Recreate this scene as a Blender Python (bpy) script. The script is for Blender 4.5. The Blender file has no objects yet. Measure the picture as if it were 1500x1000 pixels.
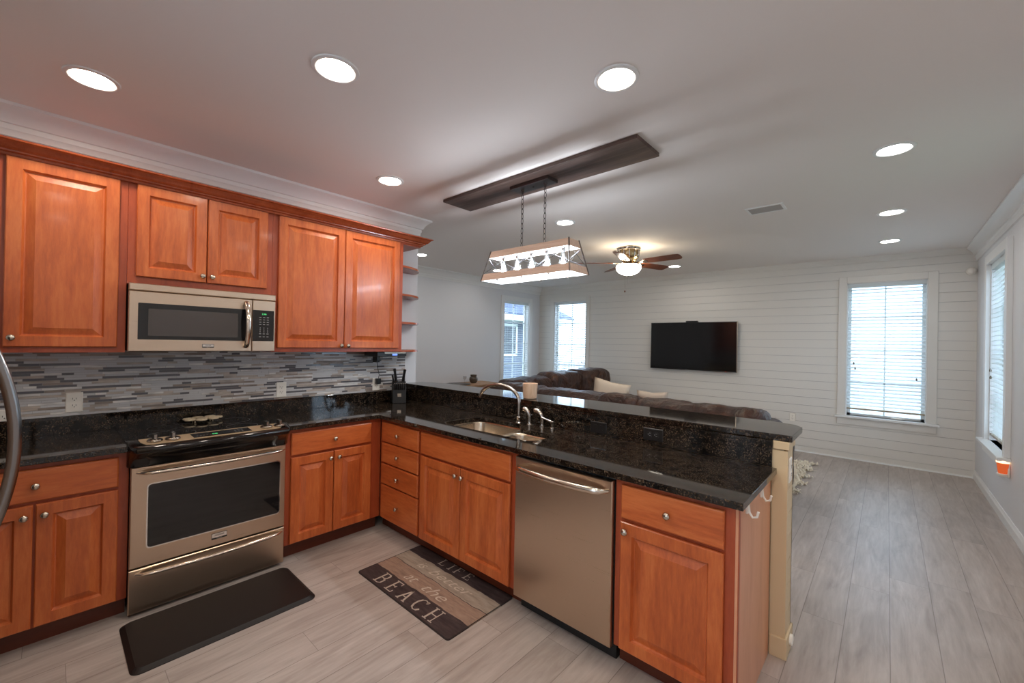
import bpy, bmesh, math, random
from mathutils import Vector, Matrix, noise
random.seed(7)
PI = math.pi
S = bpy.context.scene
COL = S.collection

# ---------------------------------------------------------------- camera
CAM = (3.6037, 0.0, 1.4975)
yaw, pit, rol = math.radians(41.993), math.radians(0.206), math.radians(1.10)
F = Vector((-math.sin(yaw)*math.cos(pit), math.cos(yaw)*math.cos(pit), math.sin(pit)))
R = Vector((math.cos(yaw), math.sin(yaw), 0))
U = R.cross(F)
R2 = R*math.cos(rol)+U*math.sin(rol)
U2 = U*math.cos(rol)-R*math.sin(rol)
cd = bpy.data.cameras.new('camera')
cam = bpy.data.objects.new('camera', cd); COL.objects.link(cam)
cd.sensor_width = 36.0; cd.lens = 610.925/1500*36; cd.clip_start = 0.02; cd.clip_end = 200
m3 = Matrix((R2, U2, -F)).transposed()
cam.matrix_world = Matrix.Translation(CAM) @ m3.to_4x4()
S.camera = cam

# ---------------------------------------------------------------- world, exposure
S.view_settings.view_transform = 'Standard'
S.view_settings.look = 'None'
S.view_settings.exposure = 1.45
S.view_settings.gamma = 1.0
S.view_settings.use_curve_mapping = False
SKY = 2.1
CAN = 46.0          # recessed lamps
PEND = 4.6          # each pendant bulb, watt
FAN = 42.0
w = bpy.data.worlds.new('world'); S.world = w; w.use_nodes = True
nt = w.node_tree; nt.nodes.clear()
bgn = nt.nodes.new('ShaderNodeBackground'); wo = nt.nodes.new('ShaderNodeOutputWorld')
bgn.inputs[0].default_value = (0.60, 0.79, 1.0, 1); bgn.inputs[1].default_value = SKY
nt.links.new(bgn.outputs[0], wo.inputs[0])
cy = S.cycles
cy.use_denoising = True
cy.max_bounces = 9; cy.diffuse_bounces = 5; cy.glossy_bounces = 4; cy.transparent_max_bounces = 16
cy.sample_clamp_indirect = 6.0
cy.caustics_reflective = False; cy.caustics_refractive = False

# ---------------------------------------------------------------- dimensions
H = 2.74
YT = 7.35; XR = 4.39; XL = -2.2; YR = -1.0; YR2 = -2.7; XP = 2.1; YE = 2.53; YP = 2.40
CT = 0.914; CB = 0.8846

# ---------------------------------------------------------------- materials
def lin(c):
    return tuple(((x/255)/12.92 if x/255 <= .04045 else ((x/255+.055)/1.055)**2.4) for x in c)+(1,)
def setin(b, n, v):
    if n in b.inputs: b.inputs[n].default_value = v
def mat(name, col, rough=.5, metal=0, spec=.5, emis=None, es=0, coat=0):
    m = bpy.data.materials.new(name); m.use_nodes = True
    b = m.node_tree.nodes['Principled BSDF']
    b.inputs['Base Color'].default_value = col if len(col) == 4 else tuple(col)+(1,)
    b.inputs['Roughness'].default_value = rough; b.inputs['Metallic'].default_value = metal
    setin(b, 'Specular IOR Level', spec)
    if coat: setin(b, 'Coat Weight', coat); setin(b, 'Coat Roughness', .1)
    if emis: b.inputs['Emission Color'].default_value = tuple(emis[:3])+(1,); b.inputs['Emission Strength'].default_value = es
    return m
class NT:
    def __init__(s, m): s.t = m.node_tree; s.b = s.t.nodes['Principled BSDF']
    def n(s, kind, **kw):
        x = s.t.nodes.new(kind)
        for k, v in kw.items():
            if k.startswith('i_'):
                k2 = k[2:]; k2 = int(k2) if k2.isdigit() else k2.replace('_', ' ')
                x.inputs[k2].default_value = v
            else: setattr(x, k, v)
        return x
    def l(s, a, b): s.t.links.new(a, b)
    def ramp(s, fac, stops):
        r = s.t.nodes.new('ShaderNodeValToRGB'); e = r.color_ramp.elements
        while len(e) < len(stops): e.new(.5)
        for el, (p, c) in zip(e, stops): el.position = p; el.color = c
        s.l(fac, r.inputs[0]); return r.outputs[0]
    def bump(s, h, strength=.2, dist=.002):
        b = s.n('ShaderNodeBump', i_Strength=strength, i_Distance=dist)
        s.l(h, b.inputs['Height']); s.l(b.outputs[0], s.b.inputs['Normal'])
def coords(k, scale, rnd=True):
    tc = k.n('ShaderNodeTexCoord'); mp = k.n('ShaderNodeMapping'); mp.inputs['Scale'].default_value = scale
    if rnd:
        oi = k.n('ShaderNodeObjectInfo'); ad = k.n('ShaderNodeVectorMath', operation='ADD')
        mu = k.n('ShaderNodeVectorMath', operation='SCALE'); mu.inputs['Scale'].default_value = 7.3
        cb = k.n('ShaderNodeCombineXYZ')
        for i in range(3): k.l(oi.outputs['Random'], cb.inputs[i])
        k.l(cb.outputs[0], mu.inputs[0]); k.l(tc.outputs['Object'], ad.inputs[0]); k.l(mu.outputs[0], ad.inputs[1])
        k.l(ad.outputs[0], mp.inputs[0])
    else: k.l(tc.outputs['Object'], mp.inputs[0])
    return mp.outputs[0]
def wood(name, c0, c1, c2, scale, rough=.36, coat=.08, fine=.42, spec=.5):
    m = mat(name, c1, rough, spec=spec, coat=coat); k = NT(m)
    v = coords(k, scale)
    n1 = k.n('ShaderNodeTexNoise', i_Scale=1.0, i_Detail=4.0, i_Roughness=.55, i_Distortion=.6); k.l(v, n1.inputs['Vector'])
    n2 = k.n('ShaderNodeTexNoise', i_Scale=7.0, i_Detail=5.0, i_Roughness=.7); k.l(v, n2.inputs['Vector'])
    mx = k.n('ShaderNodeMix', data_type='FLOAT'); mx.inputs[0].default_value = fine
    k.l(n1.outputs[0], mx.inputs[2]); k.l(n2.outputs[0], mx.inputs[3])
    c = k.ramp(mx.outputs[0], [(.30, c0), (.5, c1), (.72, c2)])
    k.l(c, k.b.inputs['Base Color'])
    return m
W0, WM, W2 = lin((156, 70, 32)), lin((196, 99, 48)), lin((220, 128, 70))
wood_v = wood('cherry_wood_vertical_grain', W0, WM, W2, (9, 9, 1.3))
wood_h = wood('cherry_wood_horizontal_grain', W0, WM, W2, (1.3, 9, 9))
wood_d = wood('cherry_wood_frame', lin((140, 58, 32)), lin((168, 74, 40)), lin((186, 90, 50)), (9, 9, 1.3))
wood_c = wood('cherry_wood_crown', lin((136, 60, 34)), lin((164, 78, 44)), lin((182, 92, 54)), (1.3, 9, 9), rough=.25)
wood_lit = wood('side_panel_lit_wood', lin((204, 140, 104)), lin((218, 156, 120)), lin((228, 170, 134)), (9, 9, 1.3), rough=.35)
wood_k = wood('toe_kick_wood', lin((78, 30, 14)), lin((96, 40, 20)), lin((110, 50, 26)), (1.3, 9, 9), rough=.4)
wood_plank = wood('dark_ceiling_plank_wood', lin((54, 38, 33)), lin((86, 66, 58)), lin((120, 98, 88)), (1.5, 22, 20), rough=.5, coat=0)
wood_band = wood('pendant_band_wood', lin((176, 146, 130)), lin((196, 168, 150)), lin((212, 186, 168)), (2, 25, 25), rough=.6, coat=0)
wood_fan = wood('fan_blade_wood', lin((74, 36, 20)), lin((110, 58, 34)), lin((136, 78, 48)), (3, 20, 20), rough=.35)
wood_tab = wood('console_wood', lin((140, 104, 76)), lin((176, 138, 106)), lin((196, 160, 128)), (20, 3, 20), rough=.5, coat=0)
paint = mat('wall_paint', lin((222, 222, 224)), .65, spec=.3)
ceil_m = mat('ceiling_paint', lin((236, 230, 226)), .75, spec=.2)
white_trim = mat('white_trim_paint', lin((232, 232, 231)), .35, spec=.4)
ship_m = mat('shiplap_paint', lin((226, 222, 215)), .5, spec=.3)
cream_m = mat('half_wall_paint', lin((220, 196, 158)), .45, spec=.3)
groove_m = mat('shiplap_groove', lin((176, 172, 172)), .8)
blind_m = mat('blind_slat', lin((240, 242, 242)), .45, spec=.3)
_k = NT_T = blind_m.node_tree
_tr = _k.nodes.new('ShaderNodeBsdfTranslucent'); _tr.inputs[0].default_value = (.9, .93, .95, 1); _mx = _k.nodes.new('ShaderNodeMixShader'); _mx.inputs[0].default_value = .4
_out = [n for n in _k.nodes if n.type == 'OUTPUT_MATERIAL'][0]
_k.links.new(_k.nodes['Principled BSDF'].outputs[0], _mx.inputs[1]); _k.links.new(_tr.outputs[0], _mx.inputs[2]); _k.links.new(_mx.outputs[0], _out.inputs[0])
knob_m = mat('brushed_nickel', lin((196, 186, 172)), .25, 1)
knob_dark = mat('dark_chrome', lin((150, 142, 134)), .2, 1)
chrome = mat('chrome', lin((225, 222, 218)), .08, 1)
nickel = mat('satin_nickel_faucet', lin((168, 158, 148)), .22, 1)
black_gl = mat('black_glass', (.006, .006, .007, 1), .04, spec=.6)
black_pl = mat('black_plastic', (.012, .011, .011, 1), .3)
black_mt = mat('black_matte', (.01, .009, .009, 1), .6)
dark_gap = mat('dark_gap', (.004, .004, .004, 1), .8)
plate_w = mat('outlet_white', lin((244, 238, 228)), .35)
slot_m = mat('outlet_slot', lin((70, 62, 58)), .6)
pend_metal = mat('pendant_dark_metal', lin((84, 76, 74)), .4, .8)
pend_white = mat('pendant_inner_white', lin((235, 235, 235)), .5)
green_led = mat('green_display', (0, .02, 0, 1), .4, emis=(.1, .8, .25), es=.45)
blue_led = mat('blue_display', (0, 0, .03, 1), .4, emis=(.2, .35, 1), es=.5)
grey_mark = mat('panel_print', lin((150, 150, 150)), .5)
lamp_em = mat('lamp_lens', (1, 1, 1, 1), .5, emis=(1.0, .89, .755), es=CAN)
lamp_em2 = mat('lamp_lens_living', (1, 1, 1, 1), .5, emis=(1.0, .96, .91), es=CAN*.5)
bulb_em = mat('bulb_glow', (1, 1, 1, 1), .4, emis=(.86, .93, 1.0), es=14)
fan_em = mat('fan_bowl_glow', (1, 1, 1, 1), .4, emis=(1.0, .90, .76), es=9)
cloth_cream = mat('cream_cushion', lin((206, 190, 172)), .9, spec=.1)
cloth_white = mat('pale_cushion', lin((200, 184, 168)), .9, spec=.1)
ceramic = mat('vase_glaze', lin((84, 74, 64)), .15)
tray_m = mat('dark_tray', lin((64, 60, 60)), .3)
wax_m = mat('wicker_warmer', lin((196, 92, 48)), .6, emis=lin((255, 110, 50)), es=.16)
wax_top = mat('lit_wax_rim', lin((255, 210, 160)), .5, emis=(1, .7, .42), es=.7)
cup_m = wood('whitewashed_wood_cup', lin((196, 160, 128)), lin((220, 186, 156)), lin((234, 204, 178)), (20, 20, 3), rough=.5, coat=0)

def ss(name, col, rough, direction):
    m = mat(name, col, rough, 1); k = NT(m)
    v = coords(k, direction, False)
    n = k.n('ShaderNodeTexNoise', i_Scale=1.0, i_Detail=3.0); k.l(v, n.inputs['Vector'])
    r = k.n('ShaderNodeMapRange', i_3=rough*.75, i_4=rough*1.3); k.l(n.outputs[0], r.inputs[0]); k.l(r.outputs[0], k.b.inputs['Roughness'])
    if 'sink' not in name: k.bump(n.outputs[0], .05, .001); setin(k.b, 'Anisotropic', .6)
    return m
steel = ss('brushed_stainless', lin((206, 184, 162)), .30, (3, 3, 400))
steel_h = ss('handle_stainless', lin((214, 202, 188)), .16, (3, 3, 300))
steel_f = ss('fridge_handle_steel', lin((140, 136, 134)), .22, (200, 200, 3))
sink_m = mat('sink_stainless', lin((206, 190, 170)), .27, 1)

def granite():
    m = mat('black_granite', (.01, .01, .01, 1), .05, spec=.55); k = NT(m)
    tc = k.n('ShaderNodeTexCoord')
    n = k.n('ShaderNodeTexNoise', i_Scale=150.0, i_Detail=3.0, i_Roughness=.65); k.l(tc.outputs['Object'], n.inputs['Vector'])
    n2 = k.n('ShaderNodeTexNoise', i_Scale=28.0, i_Detail=3.0, i_Roughness=.6); k.l(tc.outputs['Object'], n2.inputs['Vector'])
    v = k.n('ShaderNodeTexVoronoi', i_Scale=150.0); k.l(tc.outputs['Object'], v.inputs['Vector'])
    c1 = k.ramp(n.outputs[0], [(.46, lin((18, 15, 14))), (.58, lin((58, 47, 38))), (.72, lin((138, 114, 88)))])
    c2 = k.ramp(v.outputs['Distance'], [(.0, lin((120, 112, 100))), (.12, lin((20, 18, 16))), (.3, lin((12, 11, 11)))])
    mx = k.n('ShaderNodeMix', data_type='RGBA'); r = k.n('ShaderNodeMapRange', i_1=.38, i_2=.52); k.l(n2.outputs[0], r.inputs[0])
    k.l(r.outputs[0], mx.inputs[0]); k.l(c2, mx.inputs[6]); k.l(c1, mx.inputs[7]); k.l(mx.outputs[2], k.b.inputs['Base Color'])
    return m
gran = granite()

def floor_mat():
    m = mat('grey_plank_floor', (.4, .36, .32, 1), .38, spec=.45); k = NT(m)
    tc = k.n('ShaderNodeTexCoord'); sp = k.n('ShaderNodeSeparateXYZ'); k.l(tc.outputs['Object'], sp.inputs[0])
    # planks run along Y, 186 mm wide
    a = k.n('ShaderNodeMath', operation='SUBTRACT'); a.inputs[1].default_value = 3.258; k.l(sp.outputs[0], a.inputs[0])
    d = k.n('ShaderNodeMath', operation='DIVIDE'); d.inputs[1].default_value = .186; k.l(a.outputs[0], d.inputs[0])
    fl = k.n('ShaderNodeMath', operation='FLOOR'); k.l(d.outputs[0], fl.inputs[0])
    fr = k.n('ShaderNodeMath', operation='FRACT'); k.l(d.outputs[0], fr.inputs[0])
    wn = k.n('ShaderNodeTexWhiteNoise', noise_dimensions='1D'); k.l(fl.outputs[0], wn.inputs['W'])
    ym = k.n('ShaderNodeMath', operation='MULTIPLY_ADD'); k.l(wn.outputs[0], ym.inputs[0]); ym.inputs[1].default_value = 1.3; k.l(sp.outputs[1], ym.inputs[2])
    yd = k.n('ShaderNodeMath', operation='DIVIDE'); yd.inputs[1].default_value = 1.22; k.l(ym.outputs[0], yd.inputs[0])
    yf = k.n('ShaderNodeMath', operation='FLOOR'); k.l(yd.outputs[0], yf.inputs[0])
    yfr = k.n('ShaderNodeMath', operation='FRACT'); k.l(yd.outputs[0], yfr.inputs[0])
    cb = k.n('ShaderNodeCombineXYZ'); k.l(fl.outputs[0], cb.inputs[0]); k.l(yf.outputs[0], cb.inputs[1])
    w2 = k.n('ShaderNodeTexWhiteNoise', noise_dimensions='2D'); k.l(cb.outputs[0], w2.inputs['Vector'])
    # grain, offset for each plank
    off = k.n('ShaderNodeVectorMath', operation='SCALE'); off.inputs['Scale'].default_value = 9.0; k.l(w2.outputs['Color'], off.inputs[0])
    ad = k.n('ShaderNodeVectorMath', operation='ADD'); k.l(tc.outputs['Object'], ad.inputs[0]); k.l(off.outputs[0], ad.inputs[1])
    mp = k.n('ShaderNodeMapping'); mp.inputs['Scale'].default_value = (13, 1.9, 1); k.l(ad.outputs[0], mp.inputs[0])
    n1 = k.n('ShaderNodeTexNoise', i_Scale=1.0, i_Detail=6.0, i_Roughness=.62, i_Distortion=.8); k.l(mp.outputs[0], n1.inputs['Vector'])
    mp2 = k.n('ShaderNodeMapping'); mp2.inputs['Scale'].default_value = (60, 5, 1); k.l(ad.outputs[0], mp2.inputs[0])
    n2 = k.n('ShaderNodeTexNoise', i_Scale=1.0, i_Detail=3.0); k.l(mp2.outputs[0], n2.inputs['Vector'])
    mx = k.n('ShaderNodeMix', data_type='FLOAT'); mx.inputs[0].default_value = .3; k.l(n1.outputs[0], mx.inputs[2]); k.l(n2.outputs[0], mx.inputs[3])
    c = k.ramp(mx.outputs[0], [(.28, lin((148, 135, 127))), (.5, lin((174, 162, 154))), (.72, lin((194, 183, 176)))])
    # per plank tone
    tone = k.n('ShaderNodeMapRange', i_3=.93, i_4=1.05); k.l(w2.outputs[0], tone.inputs[0])
    ml = k.n('ShaderNodeVectorMath', operation='SCALE'); k.l(c, ml.inputs[0]); k.l(tone.outputs[0], ml.inputs['Scale'])
    # seams
    def seam(fr_out, wdt):
        x1 = k.n('ShaderNodeMath', operation='LESS_THAN'); x1.inputs[1].default_value = wdt; k.l(fr_out, x1.inputs[0]); return x1.outputs[0]
    s1, s2 = seam(fr.outputs[0], .018), seam(yfr.outputs[0], .0018)
    sm = k.n('ShaderNodeMath', operation='MAXIMUM'); k.l(s1, sm.inputs[0]); k.l(s2, sm.inputs[1])
    m2 = k.n('ShaderNodeMix', data_type='RGBA'); mulf = k.n('ShaderNodeMath', operation='MULTIPLY'); mulf.inputs[1].default_value = .6
    k.l(sm.outputs[0], mulf.inputs[0]); k.l(mulf.outputs[0], m2.inputs[0]); k.l(ml.outputs[0], m2.inputs[6]); m2.inputs[7].default_value = lin((96, 84, 78))
    k.l(m2.outputs[2], k.b.inputs['Base Color'])
    inv = k.n('ShaderNodeMath', operation='SUBTRACT'); inv.inputs[0].default_value = 1; k.l(sm.outputs[0], inv.inputs[1])
    k.bump(inv.outputs[0], .25, .001)
    return m
floor_m = floor_mat()

def leather():
    m = mat('brown_leather', lin((74, 52, 42)), .36, spec=.45); k = NT(m)
    tc = k.n('ShaderNodeTexCoord')
    n = k.n('ShaderNodeTexNoise', i_Scale=7.0, i_Detail=5.0, i_Roughness=.6, i_Distortion=1.2); k.l(tc.outputs['Object'], n.inputs['Vector'])
    c = k.ramp(n.outputs[0], [(.3, lin((36, 20, 15))), (.6, lin((72, 43, 30))), (.8, lin((116, 76, 50)))])
    k.l(c, k.b.inputs['Base Color'])
    k.bump(n.outputs[0], 1.0, .05)
    return m
leather_m = leather()
def glass_mat(name, tint=(1, 1, 1, 1), fac=.08):
    m = bpy.data.materials.new(name); m.use_nodes = True; t = m.node_tree; t.nodes.clear()
    o = t.nodes.new('ShaderNodeOutputMaterial'); a = t.nodes.new('ShaderNodeBsdfTransparent'); g = t.nodes.new('ShaderNodeBsdfGlossy'); x = t.nodes.new('ShaderNodeMixShader')
    a.inputs[0].default_value = tint; g.inputs['Roughness'].default_value = .02; x.inputs[0].default_value = fac
    t.links.new(a.outputs[0], x.inputs[1]); t.links.new(g.outputs[0], x.inputs[2]); t.links.new(x.outputs[0], o.inputs[0])
    return m
glass_m = glass_mat('window_glass')
bulb_glass = glass_mat('bulb_glass', (.97, .98, 1, 1), .12)
def fluff_mat():
    m = mat('shag_cream', lin((236, 226, 208)), 1, spec=.1); return m
shag_m = fluff_mat()
def mat_beach():
    m = mat('printed_mat_boards', (.1, .1, .1, 1), .65, spec=.3); k = NT(m)
    tc = k.n('ShaderNodeTexCoord'); sp = k.n('ShaderNodeSeparateXYZ'); k.l(tc.outputs['Object'], sp.inputs[0])
    mp = k.n('ShaderNodeMapping'); mp.inputs['Scale'].default_value = (7, 40, 1); k.l(tc.outputs['Object'], mp.inputs[0])
    n = k.n('ShaderNodeTexNoise', i_Scale=1.0, i_Detail=6.0, i_Roughness=.7); k.l(mp.outputs[0], n.inputs['Vector'])
    dark = k.ramp(n.outputs[0], [(.3, lin((44, 34, 36))), (.6, lin((72, 60, 60))), (.8, lin((104, 92, 88)))])
    tan = k.ramp(n.outputs[0], [(.25, lin((112, 90, 80))), (.5, lin((152, 126, 110))), (.8, lin((172, 148, 130)))])
    grey = k.ramp(n.outputs[0], [(.25, lin((122, 108, 98))), (.5, lin((158, 144, 130))), (.8, lin((176, 164, 150)))])
    # wobbling borders between the painted boards
    n2 = k.n('ShaderNodeTexNoise', i_Scale=9.0, i_Detail=4.0); k.l(tc.outputs['Object'], n2.inputs['Vector'])
    y = k.n('ShaderNodeMath', operation='MULTIPLY_ADD'); k.l(n2.outputs[0], y.inputs[0]); y.inputs[1].default_value = .03; k.l(sp.outputs[1], y.inputs[2])
    def step(e):
        s = k.n('ShaderNodeMath', operation='GREATER_THAN'); s.inputs[1].default_value = e; k.l(y.outputs[0], s.inputs[0]); return s.outputs[0]
    def mix(f, a, b):
        x = k.n('ShaderNodeMix', data_type='RGBA'); k.l(f, x.inputs[0]); k.l(a, x.inputs[6]) if not isinstance(a, tuple) else None
        k.l(b, x.inputs[7]) if not isinstance(b, tuple) else setattr(x.inputs[7], 'default_value', b); return x.outputs[2]
    c = mix(step(.155), dark, tan)
    c = mix(step(.285), c, lin((50, 40, 40)))
    c = mix(step(.289), c, grey)
    c = mix(step(.405), c, dark)
    k.l(c, k.b.inputs['Base Color'])
    return m
beach_m = mat_beach()

# ---------------------------------------------------------------- mesh helpers
class M:
    def __init__(s): s.v = []; s.f = []; s.mi = []; s.T = None
    def add(s, vs, fs, mi=0):
        o = len(s.v)
        s.v += [tuple(s.T @ Vector(p)) if s.T else tuple(p) for p in vs]
        s.f += [tuple(i+o for i in f) for f in fs]; s.mi += [mi]*len(fs); return s
    def box(s, x0, x1, y0, y1, z0, z1, mi=0):
        x0, x1 = sorted((x0, x1)); y0, y1 = sorted((y0, y1)); z0, z1 = sorted((z0, z1))
        v = [(x, y, z) for z in (z0, z1) for x, y in ((x0, y0), (x1, y0), (x1, y1), (x0, y1))]
        return s.add(v, [(3, 2, 1, 0), (4, 5, 6, 7), (0, 1, 5, 4), (1, 2, 6, 5), (2, 3, 7, 6), (3, 0, 4, 7)], mi)
    def cyl(s, p0, p1, r0, r1=None, n=16, mi=0, caps=True):
        r1 = r0 if r1 is None else r1
        return s.tube([p0, p1], [r0, r1], n, mi, caps)
    def tube(s, pts, rad, n=12, mi=0, caps=True, flat=None, closed=False):
        pts = [Vector(p) for p in pts]; N = len(pts)
        if not isinstance(rad, (list, tuple)): rad = [rad]*N
        vs = []; prev = None
        for i, p in enumerate(pts):
            if closed: t = pts[(i+1) % N]-pts[i-1]
            else: t = (pts[min(i+1, N-1)]-pts[max(i-1, 0)])
            t.normalize()
            if prev is None:
                a = Vector((0, 0, 1)) if abs(t.z) < .9 else Vector((1, 0, 0))
                u = t.cross(a).normalized()
            else: u = (prev - t*prev.dot(t)).normalized()
            prev = u; q = t.cross(u)
            for j in range(n):
                an = 2*PI*j/n; ca, sa = math.cos(an), math.sin(an)
                if flat: ca *= flat[0]; sa *= flat[1]
                vs.append(p+u*(rad[i]*ca)+q*(rad[i]*sa))
        fs = []
        for i in range(N if closed else N-1):
            i2 = (i+1) % N
            for j in range(n):
                a, b = i*n+j, i*n+(j+1) % n; c, d = i2*n+(j+1) % n, i2*n+j
                fs.append((a, b, c, d))
        if caps and not closed: fs += [tuple(range(n-1, -1, -1)), tuple(range((N-1)*n, N*n))]
        return s.add(vs, fs, mi)
    def lathe(s, prof, c=(0, 0, 0), n=32, mi=0, axis='z', capb=True, capt=True):
        vs = []
        for r, h in prof:
            for j in range(n):
                a = 2*PI*j/n; x, y = r*math.cos(a), r*math.sin(a)
                p = {'z': (x, y, h), 'y': (x, h, -y), 'x': (h, x, y)}[axis]
                vs.append((c[0]+p[0], c[1]+p[1], c[2]+p[2]))
        fs = []
        for i in range(len(prof)-1):
            for j in range(n):
                fs.append((i*n+j, i*n+(j+1) % n, (i+1)*n+(j+1) % n, (i+1)*n+j))
        if capb: fs.append(tuple(range(n-1, -1, -1)))
        if capt: fs.append(tuple(range((len(prof)-1)*n, len(prof)*n)))
        return s.add(vs, fs, mi)
    def rings(s, x0, x1, z0, z1, yf, prof, mi=0, back=True):
        """concentric rectangles: prof = [(inset, outward height)], facing -y; yf = y of height 0"""
        vs = []; fs = []
        for ins, h in prof:
            y = yf-h
            vs += [(x0+ins, y, z0+ins), (x1-ins, y, z0+ins), (x1-ins, y, z1-ins), (x0+ins, y, z1-ins)]
        for i in range(len(prof)-1):
            for j in range(4):
                a, b = i*4+j, i*4+(j+1) % 4
                fs.append((a, b, b+4, a+4))
        k = (len(prof)-1)*4; fs.append((k, k+1, k+2, k+3))
        if back: fs.append((3, 2, 1, 0))
        return s.add(vs, fs, mi)
    def prism(s, poly, a, b, axis='z', mi=0):
        n = len(poly)
        def P(p, h): return {'z': (p[0], p[1], h), 'x': (h, p[0], p[1]), 'y': (p[0], h, p[1])}[axis]
        vs = [P(p, a) for p in poly]+[P(p, b) for p in poly]
        fs = [tuple(range(n-1, -1, -1)), tuple(range(n, 2*n))]+[(i, (i+1) % n, n+(i+1) % n, n+i) for i in range(n)]
        return s.add(vs, fs, mi)
    def build(s, name, mats, parent=None, smooth=None, bevel=0, kind=None, seg=2, sub=0):
        me = bpy.data.meshes.new(name); me.from_pydata([tuple(v) for v in s.v], [], s.f)
        if not isinstance(mats, (list, tuple)): mats = [mats]
        for x in mats: me.materials.append(x)
        if len(mats) > 1: me.polygons.foreach_set('material_index', s.mi)
        bm = bmesh.new(); bm.from_mesh(me); bmesh.ops.recalc_face_normals(bm, faces=bm.faces); bm.to_mesh(me); bm.free()
        if smooth is not None:
            me.polygons.foreach_set('use_smooth', [True]*len(me.polygons)); me.set_sharp_from_angle(angle=math.radians(smooth))
        o = bpy.data.objects.new(name, me); COL.objects.link(o)
        if parent: o.parent = parent
        if bevel:
            b = o.modifiers.new('bevel', 'BEVEL'); b.width = bevel; b.segments = seg; b.limit_method = 'ANGLE'; b.angle_limit = math.radians(35)
        if kind: o['kind'] = kind
        return o
def thing(name, label, cat, loc=(0, 0, 0), rz=0, group=None):
    o = bpy.data.objects.new(name, None); COL.objects.link(o); o.empty_display_size = .1
    o.location = loc; o.rotation_euler = (0, 0, rz); o['label'] = label; o['category'] = cat
    if group: o['group'] = group
    return o
def tag(o, label, cat, group=None, kind=None):
    o['label'] = label; o['category'] = cat
    if group: o['group'] = group
    if kind: o['kind'] = kind
    return o
def struct(name):
    o = bpy.data.objects.new(name, None); COL.objects.link(o); o['kind'] = 'structure'; return o
def dup(root, loc, rz, label, group=None):
    r = root.copy(); COL.objects.link(r); r.location = loc; r.rotation_euler = (0, 0, rz); r['label'] = label
    if group: r['group'] = group
    for ch in list(root.children):
        c = ch.copy(); COL.objects.link(c); c.parent = r
        for g in ch.children:
            d = g.copy(); COL.objects.link(d); d.parent = c
    return r
def text_mesh(m, txt, size, place, mi=0, shear=0, depth=.0006, sx=1.0, font_w=0, fit=None):
    """adds extruded text to M; place(x, y, h) maps text plane + height to a point"""
    cu = bpy.data.curves.new('t', 'FONT'); cu.body = txt; cu.size = size; cu.shear = shear; cu.align_x = 'CENTER'; cu.extrude = depth; cu.offset = font_w
    cu.resolution_u = 3
    o = bpy.data.objects.new('t', cu); COL.objects.link(o)
    dg = bpy.context.evaluated_depsgraph_get(); me = bpy.data.meshes.new_from_object(o.evaluated_get(dg))
    if fit:
        xs_ = [v.co.x for v in me.vertices]; sx = fit/(max(xs_)-min(xs_))
    m.add([place(v.co.x*sx, v.co.y, v.co.z) for v in me.vertices], [tuple(p.vertices) for p in me.polygons], mi)
    bpy.data.objects.remove(o); bpy.data.curves.remove(cu); bpy.data.meshes.remove(me)
def rrect(x0, x1, y0, y1, r, n=6):
    if not isinstance(r, (list, tuple)): r = [r]*4
    P = []
    for (cx, cy_, a0), rr in zip(((x0, y0, 180), (x1, y0, 270), (x1, y1, 0), (x0, y1, 90)), r):
        ccx = cx+rr if cx == x0 else cx-rr; ccy = cy_+rr if cy_ == y0 else cy_-rr
        for i in range(n+1):
            a = math.radians(a0+90*i/n); P.append((ccx+rr*math.cos(a), ccy+rr*math.sin(a)))
    return P
def sweep_profile(m, prof, path, mi=0, closed=False):
    """prof [(d, z)] offset d to the LEFT of the path direction; path [(x,y)] with mitred corners"""
    n = len(path); k = len(prof); vs = []
    P = [Vector(p) for p in path]
    for i in range(n):
        d0 = (P[i]-P[i-1]).normalized() if i > 0 else (P[1]-P[0]).normalized()
        d1 = (P[i+1]-P[i]).normalized() if i < n-1 else d0
        n0 = Vector((-d0.y, d0.x)); n1 = Vector((-d1.y, d1.x))
        b = (n0+n1).normalized(); sc = 1/max(.2, b.dot(n0))
        for d, z in prof: vs.append((P[i].x+b.x*d*sc, P[i].y+b.y*d*sc, z))
    fs = []
    for i in range(n-1):
        for j in range(k):
            a, b_ = i*k+j, i*k+(j+1) % k
            fs.append((a, b_, b_+k, a+k))
    fs += [tuple(range(k)), tuple(range((n-1)*k, n*k))]
    m.add(vs, fs, mi)

# ================================================================ STRUCTURE
def wall_holes(name, axis, pos, thick, a0, a1, holes, mt, z0=0, z1=H):
    """wall plane normal to axis at pos, extends to pos+thick; holes (a,b,zb,zt)"""
    m = M(); xs = sorted({a0, a1, *[h[0] for h in holes], *[h[1] for h in holes]})
    for i in range(len(xs)-1):
        mid = (xs[i]+xs[i+1])/2; zz = [(z0, z1)]
        for h in holes:
            if h[0] < mid < h[1]: zz = [(z0, h[2]), (h[3], z1)]
        for za, zb in zz:
            if axis == 'x': m.box(pos, pos+thick, xs[i], xs[i+1], za, zb)
            else: m.box(xs[i], xs[i+1], pos, pos+thick, za, zb)
    return m.build(name, mt, kind='structure')
M().box(XL-.2, XR+.2, YR2-.2, YT+.2, -.1, 0).build('floor', floor_m, kind='structure')
M().box(XL-.2, XR+.2, YR2-.2, YT+.2, H, H+.1).build('ceiling', ceil_m, kind='structure')
WT = .15
wall_holes('wall_left', 'x', -.14, .14, YR, YE, [], paint)
wall_holes('wall_hall', 'y', YE-.14, .14, XL, -.14, [], paint)
LW = (6.185, 6.985, .63, 2.375)
wall_holes('wall_living', 'x', XL-WT, WT, YE-.14, YT, [LW], paint)
W1 = (3.183, 3.975, .596, 2.40); W2w = (-1.786, -.985, .596, 2.40)
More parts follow.
